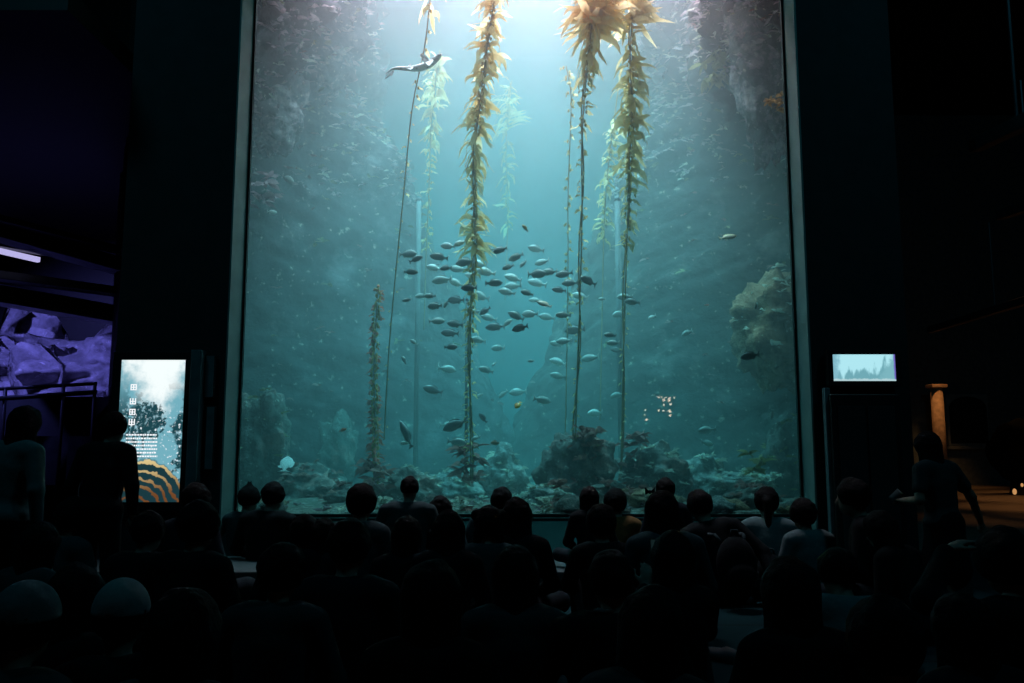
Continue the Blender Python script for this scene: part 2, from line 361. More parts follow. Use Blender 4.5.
# ================================================================== KELP
KM = {'gold': leaf_mat('golden_kelp', (.95, .66, .28), (1.0, .90, .58), .62),
      'olive': leaf_mat('olive_kelp', (.85, .66, .30), (1.0, .88, .56), .6),
      'red': leaf_mat('red_kelp', (.70, .16, .12), (.85, .36, .25), .35),
      'pale': leaf_mat('pale_kelp', (.80, .60, .28), (1.0, .82, .50), .5)}
M_stipe = plain('kelp_stipe', (.30, .22, .09), .8)
M_bulb = plain('kelp_float', (.66, .46, .16), .6)
def kelp(path, Y, zones, m, label, seed, stipe_r=.010, name='giant_kelp', nst=1):
    """path: pixels of the stipe; zones: (y0, y1, blades, length m, width m, droop, outward)"""
    r = random.Random(seed)
    pts = [at(x, y, Y) for x, y in path]
    # smooth polyline
    fine = []
    for i in range(len(pts) - 1):
        p0, p1, p2, p3 = pts[max(i - 1, 0)], pts[i], pts[i + 1], pts[min(i + 2, len(pts) - 1)]
        for k in range(8):
            t = k / 8
            fine.append(.5 * ((2 * p1) + (p2 - p0) * t + (2 * p0 - 5 * p1 + 4 * p2 - p3) * t * t + (3 * p1 - 3 * p2 + p3 - p0) * t ** 3))
    fine.append(pts[-1])
    base = fine[-1].copy()
    e = empty(name, base)
    st = MB()
    for q in range(nst):
        st.tube([p - base + Vector((.022 * q * math.sin(i * .37 + 1), .03 * q, 0)) for i, p in enumerate(fine)], stipe_r, 6)
    st.build('stipe', M_stipe, e, True)
    g = MB(); f = MB()
    ys = [path[0][1] + (path[-1][1] - path[0][1]) * i / (len(fine) - 1) for i in range(len(fine))]
    def point(py):
        for i in range(len(path) - 1):
            if path[i][1] <= py <= path[i + 1][1]:
                t = (py - path[i][1]) / (path[i + 1][1] - path[i][1]); return at(path[i][0] + t * (path[i + 1][0] - path[i][0]), py, Y)
        return at(path[0][0], py, Y)
    for (y0, y1, n, L, w, dr, out) in zones:
        n = int(n * 1.45); dr *= 1.15
        for k in range(n):
            py = y0 + (y1 - y0) * (k + r.random()) / n
            p = point(py) - base; a = r.uniform(0, 6.28)
            d = Vector((math.cos(a), .8 * math.sin(a), out + r.uniform(-.8, .7)))
            l = L * .82 * r.uniform(.45, 1.35); dr_ = dr * r.uniform(.4, 1.4)
            q = p + d.normalized() * .03
            f.ball(q, (.013, .013, .022) if w > .03 else (.008, .008, .012), 6, 4)
            leaf(g, q, d, l, w * .78 * r.uniform(.6, 1.4), 6, dr_, .22, r.random())
    g.build('blades', m, e, True); f.build('floats', M_bulb, e, True)
    return tag(e, label, 'kelp', 'kelp strands in the tank')
kelp([(498, -30), (490, 30), (484, 70), (478, 120), (473, 165), (474, 210), (475, 240), (471, 300), (470, 380), (471, 480)], 8.7,
     [(-30, 45, 46, .26, .065, 1.5, .1), (45, 128, 58, .27, .065, 1.6, .0), (125, 170, 28, .28, .06, 1.7, 0), (170, 215, 20, .20, .045, 1.4, 0), (215, 252, 34, .26, .06, .9, .1), (255, 340, 40, .12, .035, 1.8, -.3), (340, 470, 36, .08, .025, 1.2, .2)],
     KM['gold'], 'tall golden kelp strand left of centre, reaching from surface to gravel', 11, .009, nst=2)
kelp([(432, -30), (429, 10), (424, 50), (412, 110), (404, 190), (396, 270), (389, 350), (384, 440)], 8.8,
     [(-30, 14, 9, .36, .06, 1.2, .0), (14, 100, 7, .10, .035, 1.4, -.2), (100, 200, 8, .06, .03, 1.2, 0), (200, 430, 10, .03, .015, 1, 0)],
     KM['gold'], 'thin nearly bare kelp stem passing behind the leopard shark', 12, .007)
kelp([(440, 50), (436, 80), (431, 130), (429, 190), (426, 260), (424, 330)], 10.9,
     [(60, 110, 52, .26, .06, 1.5, .2), (110, 150, 26, .2, .055, 1.5, 0), (150, 250, 26, .14, .045, 1.5, 0)],
     KM['pale'], 'hazy pale kelp strand right of the leopard shark', 13, .008)
kelp([(512, 80), (508, 110), (506, 160), (508, 210), (505, 300)], 12.2,
     [(85, 130, 44, .34, .05, 1.0, .1), (130, 230, 26, .22, .05, 1.4, 0)],
     KM['pale'], 'faint kelp strand far back just right of the tall golden one', 14, .008)
kelp([(596, -30), (594, 10), (590, 40), (586, 80), (582, 140), (582, 210), (580, 300), (577, 380), (575, 450)], 8.6,
     [(-40, 30, 120, .38, .08, .9, .3), (-12, 26, 70, .46, .10, .5, .05), (20, 78, 34, .30, .06, 2.4, -.5), (78, 130, 12, .14, .05, 1.5, 0), (130, 300, 34, .07, .03, 1.2, 0), (300, 440, 18, .05, .02, 1.2, 0)],
     KM['gold'], 'golden kelp with a bushy crown at the top, right of centre', 15, .008, nst=2)
kelp([(566, 66), (571, 95), (570, 140), (568, 200), (568, 280), (566, 400), (565, 440)], 9.3,
     [(66, 110, 10, .08, .05, 1.2, 0), (110, 330, 22, .06, .035, 1.2, 0)],
     KM['gold'], 'slender kelp stem with small leaves left of the bushy-crowned kelp', 16, .006)
kelp([(634, -30), (632, 20), (630, 60), (632, 110), (629, 170), (627, 240), (624, 340), (621, 470)], 8.9,
     [(-40, 25, 60, .40, .08, .6, .35), (-10, 22, 30, .46, .09, .3, .2), (25, 60, 14, .26, .06, 1.8, 0), (60, 128, 62, .30, .065, 1.7, 0), (124, 180, 40, .25, .06, 1.7, 0), (180, 250, 24, .16, .05, 1.6, 0), (250, 440, 18, .06, .025, 1.2, 0)],
     KM['olive'], 'thick olive-gold kelp strand rightmost of the tall ones', 17, .008, nst=2)
kelp([(618, 90), (613, 130), (608, 170), (604, 230), (602, 320), (600, 420)], 10.3,
     [(120, 160, 20, .20, .05, 1.5, 0), (160, 240, 28, .18, .05, 1.6, 0)],
     KM['pale'], 'hazy pale kelp strand just left of the thick olive-gold one', 18, .008)
kelp([(378, 286), (376, 320), (374, 360), (375, 420), (376, 486)], 8.9,
     [(286, 400, 70, .07, .032, .8, .1), (400, 486, 80, .09, .035, .8, .3)],
     KM['red'], 'reddish small-leaved kelp bush rising from the floor at left', 19, .008)
# golden tufts on the reef
def clump(px, py, Y, L, n, col, label, seed, name='seaweed_clump', up=.2):
    g = MB(); r = random.Random(seed)
    tufts(g, [Vector((r.uniform(-1, 1) * L * .5, r.uniform(-.5, .5) * L, r.uniform(-1, 1) * L * .8)) for _ in range(n)], L * .6, 6, seed, up)
    o = g.build(name, AL[col], None, True); o.location = at(px, py, Y); return tag(o, label, 'seaweed')
clump(713, 66, 9.6, .26, 14, 'olive', 'golden seaweed tuft on the right reef near the top', 41, up=-.6)
clump(775, 104, 8.1, .13, 10, 'rust', 'small orange seaweed tuft at the right edge of the glass', 42)
clump(590, 446, 8.7, .24, 16, 'pink', 'reddish weed on top of the large middle boulder', 43)
clump(560, 492, 8.1, .16, 12, 'pink', 'pinkish weed at the foot of the middle boulder', 44)
clump(376, 478, 8.8, .26, 18, 'pink', 'reddish weed around the foot of the red kelp bush', 45)
clump(470, 462, 8.8, .24, 14, 'pink', 'reddish weed around the foot of the tall golden kelp', 46)
clump(640, 452, 8.9, .22, 12, 'pink', 'pinkish weed above the pale-crested boulder', 47)
clump(545, 508, 7.85, .12, 12, 'pale', 'pale shell-like weed against the glass at the middle of the floor', 48)
clump(462, 507, 7.85, .12, 12, 'pale', 'pale shell-like weed against the glass near the long-haired child', 49)
clump(385, 506, 7.85, .10, 9, 'pale', 'pale weed against the glass beside the child with round hair', 50)
clump(672, 330, 11.2, .3, 8, 'mauve', 'faint weed hanging far back right of the fish school', 51)
clump(262, 196, 9.0, .24, 10, 'mauve', 'dim mauve weed on the left reef below the mauve knobs', 52)
clump(757, 470, 8.6, .2, 8, 'olive', 'dim olive weed low on the right of the tank', 53)

# pale upright lines
M_pole = plain('pale_line', (.11, .14, .14), .8)
for x0, y0, y1, Y, r_, lab in ((415, 200, 490, 10.4, .030, 'pale upright pole behind the left part of the fish school'), (466, 300, 470, 9.4, .018, 'pale upright line just left of the tall golden kelp'),
                               (622, 200, 500, 10.0, .034, 'pale upright pole behind the thick olive-gold kelp')):
    p0, p1 = at(x0, y0, Y), at(x0, y1, Y); p0.x = p1.x; e = empty('support_pole', (p1.x, Y, .55))
    MB().tube([(0, 0, 0), (0, 0, p0.z - .55)], r_, 12).build('pole', M_pole, e, True); MB().tube([(0, 0, -.02), (0, 0, .03)], r_ * 2.6, 14).build('foot', M_pole, e)
    MB().ball((0, 0, p0.z - .55), r_ * 1.15, 10, 6).build('end_cap', M_pole, e, True)
    tag(e, lab, 'pole')

# ================================================================== FISH
def fish_mesh(name, m, hts, wid=.075, fork=.05, n=10, tail_h=None):
    """body and tail lofted along x in one closed skin, head at -x, length 1"""
    g = MB()
    for (t, hh, w, zc) in hts:
        for k in range(n):
            a = 2 * math.pi * k / n; z = math.sin(a); y = math.cos(a)
            x = t - .5
            if t > .93: x -= fork * (1 - abs(z)) * (t - .93) / .07
            g.v.append((x, y * w, zc + z * hh))
    L = len(hts)
    for i in range(L - 1):
        for k in range(n): g.f.append((i * n + k, i * n + (k + 1) % n, (i + 1) * n + (k + 1) % n, (i + 1) * n + k))
    g.f.append(tuple(range(n))[::-1]); g.f.append(tuple(range((L - 1) * n, L * n)))
    me = bpy.data.meshes.new(name); me.from_pydata(g.v, [], [q[::-1] for q in g.f]); me.materials.append(m)
    me.polygons.foreach_set('use_smooth', [True] * len(me.polygons)); return me
def prof(h, w):
    return [(0, .012, .012, -.01), (.05, .30 * h, .45 * w, -.008), (.13, .62 * h, .8 * w, 0), (.26, .92 * h, w, .004), (.42, h, w, .006), (.58, .84 * h, .8 * w, .004),
            (.72, .52 * h, .5 * w, 0), (.82, .27 * h, .26 * w, 0), (.875, .22 * h, .13 * w, 0), (.93, .55 * h, .06 * w, 0), (1.0, 1.0 * h, .03 * w, 0)]
def fin_mesh(name, m, pts, th=.006):
    n = len(pts); me = bpy.data.meshes.new(name)
    me.from_pydata([(x, -th, z) for x, z in pts] + [(x, th, z) for x, z in pts], [], [tuple(range(n)), tuple(range(n, 2 * n))[::-1]] + [(i, n + i, n + (i + 1) % n, (i + 1) % n) for i in range(n)])
    me.materials.append(m); return me
def fish_mat(name, back, belly, rough=.45, bars=None):
    m, nt, b = nodes(name); L = nt.links.new
    tc = nt.nodes.new('ShaderNodeTexCoord'); sp = nt.nodes.new('ShaderNodeSeparateXYZ'); L(tc.outputs['Object'], sp.inputs[0])
    n = nt.nodes.new('ShaderNodeTexNoise'); n.inputs['Scale'].default_value = 14; L(tc.outputs['Object'], n.inputs['Vector'])
    mr = nt.nodes.new('ShaderNodeMapRange'); mr.inputs['From Min'].default_value = -.12; mr.inputs['From Max'].default_value = .1; L(sp.outputs['Z'], mr.inputs['Value'])
    x = nt.nodes.new('ShaderNodeMix'); x.data_type = 'RGBA'; x.inputs['A'].default_value = (*belly, 1); x.inputs['B'].default_value = (*back, 1); L(mr.outputs[0], x.inputs['Factor'])
    out = x.outputs['Result']
    if bars:
        w = nt.nodes.new('ShaderNodeTexWave'); w.inputs['Scale'].default_value = bars[1]; w.inputs['Distortion'].default_value = .8; L(tc.outputs['Object'], w.inputs['Vector'])
        r = nt.nodes.new('ShaderNodeValToRGB'); r.color_ramp.elements[0].position = .45; r.color_ramp.elements[1].position = .6; L(w.outputs['Fac'], r.inputs['Fac'])
        y = nt.nodes.new('ShaderNodeMix'); y.data_type = 'RGBA'; L(r.outputs['Color'], y.inputs['Factor']); L(out, y.inputs['A']); y.inputs['B'].default_value = (*bars[0], 1); out = y.outputs['Result']
    L(out, b.inputs['Base Color']); b.inputs['Roughness'].default_value = rough; b.inputs['Specular IOR Level'].default_value = .5
    return m
FM = fish_mat('silver_fish', (.50, .53, .50), (.48, .51, .48))
FMP = fish_mat('pale_fish', (.85, .85, .80), (.75, .75, .7))
FMD = fish_mat('dusky_fish', (.07, .09, .09), (.16, .18, .17))
fb = {k: fish_mesh('fish_body_' + k, m, prof(.215, .09)) for k, m in (('s', FM), ('p', FMP), ('d', FMD))}
dor = {k: fin_mesh('dorsal_fin_' + k, m, [(-.22, .15), (-.14, .225), (.02, .235), (.16, .20), (.24, .145), (.18, .10), (0, .12)]) for k, m in (('s', FM), ('p', FMP), ('d', FMD))}
ven = {k: fin_mesh('anal_fin_' + k, m, [(.08, -.14), (.14, -.22), (.24, -.17), (.27, -.09), (.15, -.1)]) for k, m in (('s', FM), ('p', FMP), ('d', FMD))}
pec = {k: fin_mesh('pectoral_fin_' + k, m, [(-.2, -.03), (-.06, -.02), (-.03, -.09), (-.1, -.12)], .002) for k, m in (('s', FM), ('p', FMP), ('d', FMD))}
# px, py, length px, facing (L/R), tilt deg, look
school = [(408, 254, 19, 'R', 0, 's'), (416, 259, 15, 'R', 25, 's'), (411, 272, 15, 'R', 0, 's'), (448, 246, 16, 'L', -10, 's'), (460, 243, 14, 'L', 25, 's'), (439, 257, 19, 'L', -8, 's'), (487, 249, 17, 'L', -8, 's'), (500, 250, 16, 'L', 22, 's'),
 (465, 262, 20, 'L', 4, 's'), (478, 264, 20, 'L', -8, 's'), (434, 268, 17, 'L', -14, 'p'), (446, 268, 13, 'L', 0, 's'), (458, 269, 18, 'L', -4, 's'), (486, 272, 20, 'L', -12, 'p'), (473, 276, 17, 'L', -10, 's'), (442, 280, 21, 'L', 8, 's'),
 (456, 283, 17, 'L', -26, 'p'), (469, 288, 17, 'L', 0, 'd'), (494, 283, 18, 'R', 2, 's'), (513, 278, 18, 'L', -14, 'p'), (513, 286, 18, 'L', 0, 's'), (507, 292, 18, 'L', -12, 's'), (480, 296, 20, 'L', -12, 's'), (456, 300, 18, 'L', -3, 'd'),
 (421, 296, 12, 'L', 10, 's'), (430, 296, 13, 'L', 0, 's'), (407, 300, 10, 'L', 10, 's'), (435, 306, 16, 'L', 0, 's'), (446, 304, 9, 'L', 60, 's'), (475, 312, 14, 'L', 5, 's'), (485, 311, 13, 'L', 35, 'd'), (489, 318, 17, 'L', -16, 's'), (437, 321, 16, 'R', 4, 's'),
 (455, 324, 17, 'L', -10, 's'), (508, 267, 13, 'L', 20, 's'), (516, 257, 16, 'L', 16, 's'), (516, 316, 18, 'L', -25, 's'), (495, 327, 20, 'L', 4, 'd'), (507, 323, 12, 'R', 30, 's'), (536, 249, 17, 'L', -8, 's'), (523, 264, 10, 'L', 45, 's'),
 (542, 262, 15, 'L', 10, 's'), (549, 272, 17, 'L', 0, 's'), (537, 274, 19, 'R', -3, 'p'), (564, 274, 18, 'L', 8, 's'), (537, 283, 20, 'L', -12, 's'), (570, 283, 17, 'L', 2, 's'), (588, 281, 18, 'L', -22, 's'), (559, 290, 15, 'L', -8, 'd'),
 (527, 293, 14, 'L', -18, 's'), (580, 296, 17, 'L', -16, 's'), (535, 300, 13, 'L', 0, 's'), (530, 314, 17, 'L', -4, 's'), (547, 317, 17, 'L', -6, 's'), (563, 315, 16, 'L', -2, 's'), (625, 297, 17, 'L', 0, 's'), (632, 302, 16, 'L', -10, 's'),
 (619, 314, 15, 'L', 14, 's'), (602, 299, 8, 'L', 0, 's'), (450, 333, 19, 'L', -4, 'd'), (451, 347, 14, 'R', 0, 's'), (478, 340, 16, 'L', -8, 's'), (498, 348, 14, 'L', 6, 's'), (414, 342, 9, 'L', -30, 'p'), (404, 360, 9, 'L', -62, 'p'),
 (447, 369, 18, 'R', -6, 's'), (433, 390, 20, 'L', -14, 'd'), (486, 370, 15, 'L', -14, 's'), (494, 364, 6, 'L', 40, 'p'), (480, 395, 7, 'L', 20, 'p'), (503, 394, 12, 'L', 40, 's'), (518, 392, 18, 'L', 6, 's'), (520, 328, 17, 'L', 12, 'd'),
 (575, 330, 21, 'L', 2, 'd'), (556, 344, 14, 'L', -12, 's'), (564, 341, 16, 'L', 3, 's'), (558, 362, 18, 'L', -16, 'p'), (558, 376, 17, 'L', -12, 's'), (590, 358, 18, 'L', 8, 's'), (613, 343, 13, 'L', 0, 'p'), (610, 335, 13, 'L', -8, 's'),
 (617, 350, 13, 'L', -8, 'd'), (542, 400, 18, 'R', -10, 's'), (617, 395, 14, 'L', 14, 's'), (531, 361, 7, 'L', 0, 's')]
ordw = ['leftmost', 'second from left', 'third from left', 'fourth from left', 'fifth from left', 'sixth from left', 'seventh from left', 'eighth from left', 'ninth from left', 'tenth from left', 'eleventh from left', 'twelfth from left', 'thirteenth from left', 'fourteenth from left']
rows = {}
srt = sorted(school, key=lambda s: s[1]); row, prev = [], []
NROW = 12; per = math.ceil(len(srt) / NROW)
rowname = ['topmost', 'second', 'third', 'fourth', 'fifth', 'sixth', 'seventh', 'eighth', 'ninth', 'tenth', 'eleventh', 'lowest']
flabel = {}
for k in range(NROW):
    rr = sorted(srt[k * per:(k + 1) * per], key=lambda s: s[0])
    for i, s in enumerate(rr):
        col = {'s': 'silvery', 'p': 'pale bright', 'd': 'dusky dark'}[s[5]]
        flabel[s] = 'small %s schooling fish, %s in the school\'s %s row from the top' % (col, ordw[i] if i < len(rr) - 1 else 'rightmost', rowname[k]) if 0 < k < NROW - 1 else \
                    'small %s schooling fish, %s in the %s row of the school' % (col, ordw[i] if i < len(rr) - 1 else 'rightmost', rowname[k])
def put_fish(px, py, Lpx, face, tilt, k, Y, label, group, yaw=None, name='fish', cat='fish'):
    yaw = rnd.uniform(-28, 28) if yaw is None else yaw
    o = bpy.data.objects.new(name, fb[k]); C.objects.link(o)
    L = Lpx / F * Y / max(.6, math.cos(R(yaw)))
    o.location = at(px, py, Y); o.scale = (L, L, L)
    th = R(-tilt) if face == 'L' else R(tilt)
    o.rotation_mode = 'XYZ'
    o.rotation_euler = (R(rnd.uniform(-8, 8)), th, R(yaw) + (math.pi if face == 'R' else 0))
    for nm, me in (('dorsal_fin', dor[k]), ('anal_fin', ven[k]), ('pectoral_fin', pec[k])):
        c = bpy.data.objects.new(nm, me); C.objects.link(c); c.parent = o
        if nm == 'pectoral_fin': c.location = (0, -.075, 0); c.rotation_euler = (R(18), 0, 0)
    return tag(o, label, cat, group)
for s in school: put_fish(*s, rnd.uniform(8.2, 9.7), flabel[s], 'school of silvery fish')
for s in ((288, 179, 16, 'R', -30, 's', 9.2, 'dim oval fish alone by the upper left reef'), (272, 212, 10, 'R', 0, 'p', 9.3, 'tiny pale fish alone by the left reef at mid-height'),
          (405, 443, 10, 'L', 0, 'p', 8.6, 'small round pale fish below the long upright fish'), (448, 425, 16, 'R', 0, 'p', 9.4, 'pale fish just left of a dusky fish low beside the main kelp'), (455, 425, 26, 'L', 22, 'd', 8.8, 'dusky fish nosing down low left of the main kelp'),
          (457, 442, 19, 'R', -6, 'p', 8.4, 'pale rounded fish low left of the main kelp'), (476, 438, 10, 'L', 20, 'p', 8.5, 'small pale fish beside the foot of the main kelp'), (483, 418, 12, 'L', -50, 'd', 9.2, 'dim dusky fish pointing down right of the main kelp'),
          (652, 317, 9, 'L', 25, 'p', 9.6, 'small pale fish alone right of the school'), (687, 333, 13, 'L', 25, 's', 9.5, 'silvery fish turning upward right of the school'), (750, 356, 20, 'L', 10, 'd', 8.0, 'dim fish beneath the rust-brown rock ledge'),
          (707, 430, 18, 'L', 4, 's', 9.0, 'dim grey fish low on the right of the tank'), (707, 443, 14, 'R', -16, 's', 9.2, 'dim pale-backed fish just under another low on the right'), (772, 414, 10, 'L', 80, 's', 8.5, 'small upright fish near the right edge of the glass'),
          (595, 413, 16, 'L', 4, 'p', 9.6, 'pale fish low behind the bushy-crowned kelp stem'), (756, 306, 7, 'L', 70, 'p', 8.0, 'tiny pale upright fish over the rust-brown ledge')):
    put_fish(*s[:7], s[7], 'single fish around the tank')
# individually coloured fish
def special(name, me_m, px, py, Lpx, face, tilt, Y, label, h=.19, w=.085, yaw=0, roll=0, lean=0):
    me = fish_mesh(name + '_skin', me_m, prof(h, w), n=14); o = bpy.data.objects.new(name, me); C.objects.link(o)
    L = Lpx / F * Y; o.location = at(px, py, Y); o.scale = (L, L, L); o.rotation_euler = (R(roll), R(-tilt if face == 'L' else tilt), R(yaw) + (math.pi if face == 'R' else 0))
    k = h / .19
    for nm, pts in (('dorsal_fin', [(-.22, .15), (-.14, .225), (.02, .235), (.16, .20), (.24, .145), (.18, .10), (0, .12)]), ('anal_fin', [(.08, -.14), (.14, -.22), (.24, -.17), (.27, -.09), (.15, -.1)])):
        c = bpy.data.objects.new(nm, fin_mesh(nm, me_m, [(x, z * k) for x, z in pts])); C.objects.link(c); c.parent = o
    for sgn in (-1, 1):
        MB().ball((-.40, sgn * w * .78, .02), .018, 8, 6).build('eye', M_black, o, True)
        c = bpy.data.objects.new('pectoral_fin', fin_mesh('pectoral_fin', me_m, [(-.2, -.03), (-.06, -.02), (-.03, -.09), (-.1, -.12)], .002)); C.objects.link(c); c.parent = o
        c.location = (0, sgn * w * .9, 0); c.rotation_euler = (R(-18 * sgn), 0, 0)
    if lean:
        bpy.context.view_layer.update(); o.rotation_euler = (Matrix.Rotation(R(-lean), 3, 'X') @ o.rotation_euler.to_matrix()).to_euler()
    return tag(o, label, 'fish', 'single fish around the tank')
special('striped_fish', fish_mat('barred_orange', (.95, .50, .18), (.95, .75, .55), bars=((1, .95, .85), 3.2)), 544, 304, 17, 'L', -28, 7.95, 'small orange and white barred fish among the silvery school', lean=35)
special('golden_fish', fish_mat('gold_fish_skin', (1, .85, .48), (1, .95, .75)), 728, 237, 19, 'R', 14, 8.0, 'bright pale yellow fish alone in the right half of the tank', .2, lean=35)
special('golden_fish', fish_mat('amber_fish_skin', (.95, .55, .2), (1, .8, .5)), 525, 228, 9, 'L', -50, 8.2, 'tiny amber fish above the middle of the school')
special('orange_fish', fish_mat('orange_fish_skin', (1, .42, .08), (1, .6, .1)), 518, 405, 10, 'L', 60, 7.9, 'tiny bright orange fish below the school', .28, lean=35)
special('orange_fish', fish_mat('peach_fish_skin', (.9, .5, .35), (.9, .7, .5)), 495, 443, 9, 'L', 0, 8.2, 'tiny peach fish low near the foot of the tall golden kelp', .26)
special('red_fish', fish_mat('red_fish_skin', (.95, .25, .15), (.9, .35, .2)), 343, 430, 8, 'R', 20, 8.4, 'tiny red fish low on the left beside a pale rock')
special('red_fish', fish_mat('pink_fish_skin', (.9, .35, .3), (.9, .5, .4)), 707, 305, 5, 'R', 0, 8.4, 'pinpoint pink fish in the dim right half of the tank')
special('flatfish', fish_mat('white_flatfish', (.95, .96, .92), (.95, .96, .92)), 286, 464, 20, 'L', -92, 8.5, 'bright white flatfish hanging upright at lower left', .34, .05, 0, lean=42)
special('long_fish', fish_mat('grey_long_fish', (.62, .66, .64), (.4, .44, .44)), 406, 434, 30, 'L', -66, 8.2, 'long grey fish hanging head-up low on the left', .12, .09, 0)
special('eel', fish_mat('white_eel', (.9, .92, .88), (.8, .8, .75)), 350, 500, 13, 'L', 20, 7.9, 'slim white fish on the gravel left of the round-haired child', .07, .05)

# leopard shark
SH = fish_mat('shark_skin', (.55, .56, .56), (.20, .23, .26), .5)
ms_, nt, b = nodes('shark_skin_spotted'); L = nt.links.new
tc = nt.nodes.new('ShaderNodeTexCoord'); ge = nt.nodes.new('ShaderNodeNewGeometry'); sp = nt.nodes.new('ShaderNodeSeparateXYZ'); L(ge.outputs['Normal'], sp.inputs[0])
mr = nt.nodes.new('ShaderNodeMapRange'); mr.inputs['From Min'].default_value = -.25; mr.inputs['From Max'].default_value = .35; L(sp.outputs['Z'], mr.inputs['Value'])
vo = nt.nodes.new('ShaderNodeTexVoronoi'); vo.inputs['Scale'].default_value = 22; L(tc.outputs['Object'], vo.inputs['Vector'])
rp = nt.nodes.new('ShaderNodeValToRGB'); rp.color_ramp.elements[0].position = .15; rp.color_ramp.elements[0].color = (.45, .45, .43, 1); rp.color_ramp.elements[1].position = .3; rp.color_ramp.elements[1].color = (.85, .85, .82, 1); L(vo.outputs['Distance'], rp.inputs['Fac'])
L(rp.outputs['Color'], b.inputs['Base Color']); b.inputs['Roughness'].default_value = .45
YS = 8.6
spath = [(442, 53.5), (438, 56), (432, 60), (426, 63.2), (419, 66), (412, 67.8), (405, 69), (399, 69.8), (394, 70.8), (390, 73), (386, 76.5)]
srad = [.012, .030, .043, .046, .041, .033, .025, .019, .014, .009, .004]
base = at(415, 66, YS); fine = [at(x, y, YS) - base for x, y in spath]
for i, p in enumerate(fine): p.y += .06 * math.sin(i * .55)
g = MB().tube(fine, srad, 14); shark = g.build('leopard_shark', ms_, None, True); shark.location = base
ss = shark.modifiers.new('s', 'SUBSURF'); ss.levels = 1; ss.render_levels = 1
def fin3(name, pts, th=.010):
    P = [at(x, y, YS) - base + Vector((0, yy, 0)) for x, y, yy in pts]; n = len(P)
    g = MB().add([p + Vector((0, -th, 0)) for p in P] + [p + Vector((0, th, 0)) for p in P], [tuple(range(n)), tuple(range(n, 2 * n))[::-1]] + [(i, n + i, n + (i + 1) % n, (i + 1) % n) for i in range(n)])
    return g.build(name, ms_, shark)
fin3('dorsal_fin', [(430, 61, 0), (425, 56.5, -.02), (420.5, 55.6, -.04), (423, 60, -.02), (424.5, 64, 0)])
fin3('pectoral_fin', [(434, 61, -.03), (433, 66, -.08), (430, 71, -.12), (427.5, 68, -.08), (426, 64, -.03)])
fin3('pectoral_fin', [(431, 60, .05), (428, 58, .16), (424, 57, .2), (426, 61, .08)])
fin3('pelvic_fin', [(413, 68, -.02), (414, 71, -.06), (411.5, 73.2, -.08), (408, 70, -.02)])
fin3('second_dorsal_fin', [(412.5, 67.5, 0), (410.5, 63.6, .01), (408, 65.5, .01), (408, 68.8, 0)])
fin3('tail_fin', [(394, 70, 0), (389, 72, .02), (384.5, 77.5, .03), (387, 76.5, .02), (390, 74.5, .01), (391, 76, .0), (393, 73, 0)])
for sgn in (-1, 1):
    MB().ball(fine[1] + Vector((.0, sgn * .03, .012)), .008, 8, 5).build('eye', M_black, shark, True)
tag(shark, 'grey and white leopard shark swimming near the top of the tank', 'shark')

# ================================================================== LIT PANELS
def screen_mat(name, build):
    m = bpy.data.materials.new(name); m.use_nodes = True; nt = m.node_tree; nt.nodes.clear()
    o = nt.nodes.new('ShaderNodeOutputMaterial'); e = nt.nodes.new('ShaderNodeEmission'); tc = nt.nodes.new('ShaderNodeTexCoord'); sp = nt.nodes.new('ShaderNodeSeparateXYZ')
    nt.links.new(tc.outputs['Object'], sp.inputs[0]); nt.links.new(e.outputs[0], o.inputs['Surface'])
    H = NodeHelp(nt, tc.outputs['Object'], sp.outputs['X'], sp.outputs['Z'])
    nt.links.new(build(H), e.inputs['Color']); e.inputs['Strength'].default_value = 1.0
    return m
class NodeHelp:
    def __init__(s, nt, vec, x, z): s.nt = nt; s.vec = vec; s.x = x; s.z = z
    def sock(s, a, inp):
        if isinstance(a, (int, float)): inp.default_value = a
        elif isinstance(a, tuple): inp.default_value = (*a, 1) if len(a) == 3 else a
        else: s.nt.links.new(a, inp)
    def m(s, op, a, b=0.0):
        n = s.nt.nodes.new('ShaderNodeMath'); n.operation = op; s.sock(a, n.inputs[0]); s.sock(b, n.inputs[1]); return n.outputs[0]
    def noise(s, scale, det=4, stretch=None, rough=.6):
        n = s.nt.nodes.new('ShaderNodeTexNoise'); n.inputs['Scale'].default_value = scale; n.inputs['Detail'].default_value = det; n.inputs['Roughness'].default_value = rough
        v = s.vec
        if stretch:
            mp = s.nt.nodes.new('ShaderNodeMapping'); mp.inputs['Scale'].default_value = stretch; s.nt.links.new(v, mp.inputs['Vector']); v = mp.outputs[0]
        s.nt.links.new(v, n.inputs['Vector']); return n.outputs['Fac']
    def step(s, v, a, b):
        n = s.nt.nodes.new('ShaderNodeMapRange'); n.interpolation_type = 'SMOOTHSTEP'; s.sock(v, n.inputs['Value']); n.inputs['From Min'].default_value = a; n.inputs['From Max'].default_value = b
        return n.outputs[0]
    def mix(s, f, a, b):
        n = s.nt.nodes.new('ShaderNodeMix'); n.data_type = 'RGBA'; n.clamp_factor = True; s.sock(f, n.inputs['Factor']); s.sock(a, n.inputs['A']); s.sock(b, n.inputs['B']); return n.outputs['Result']

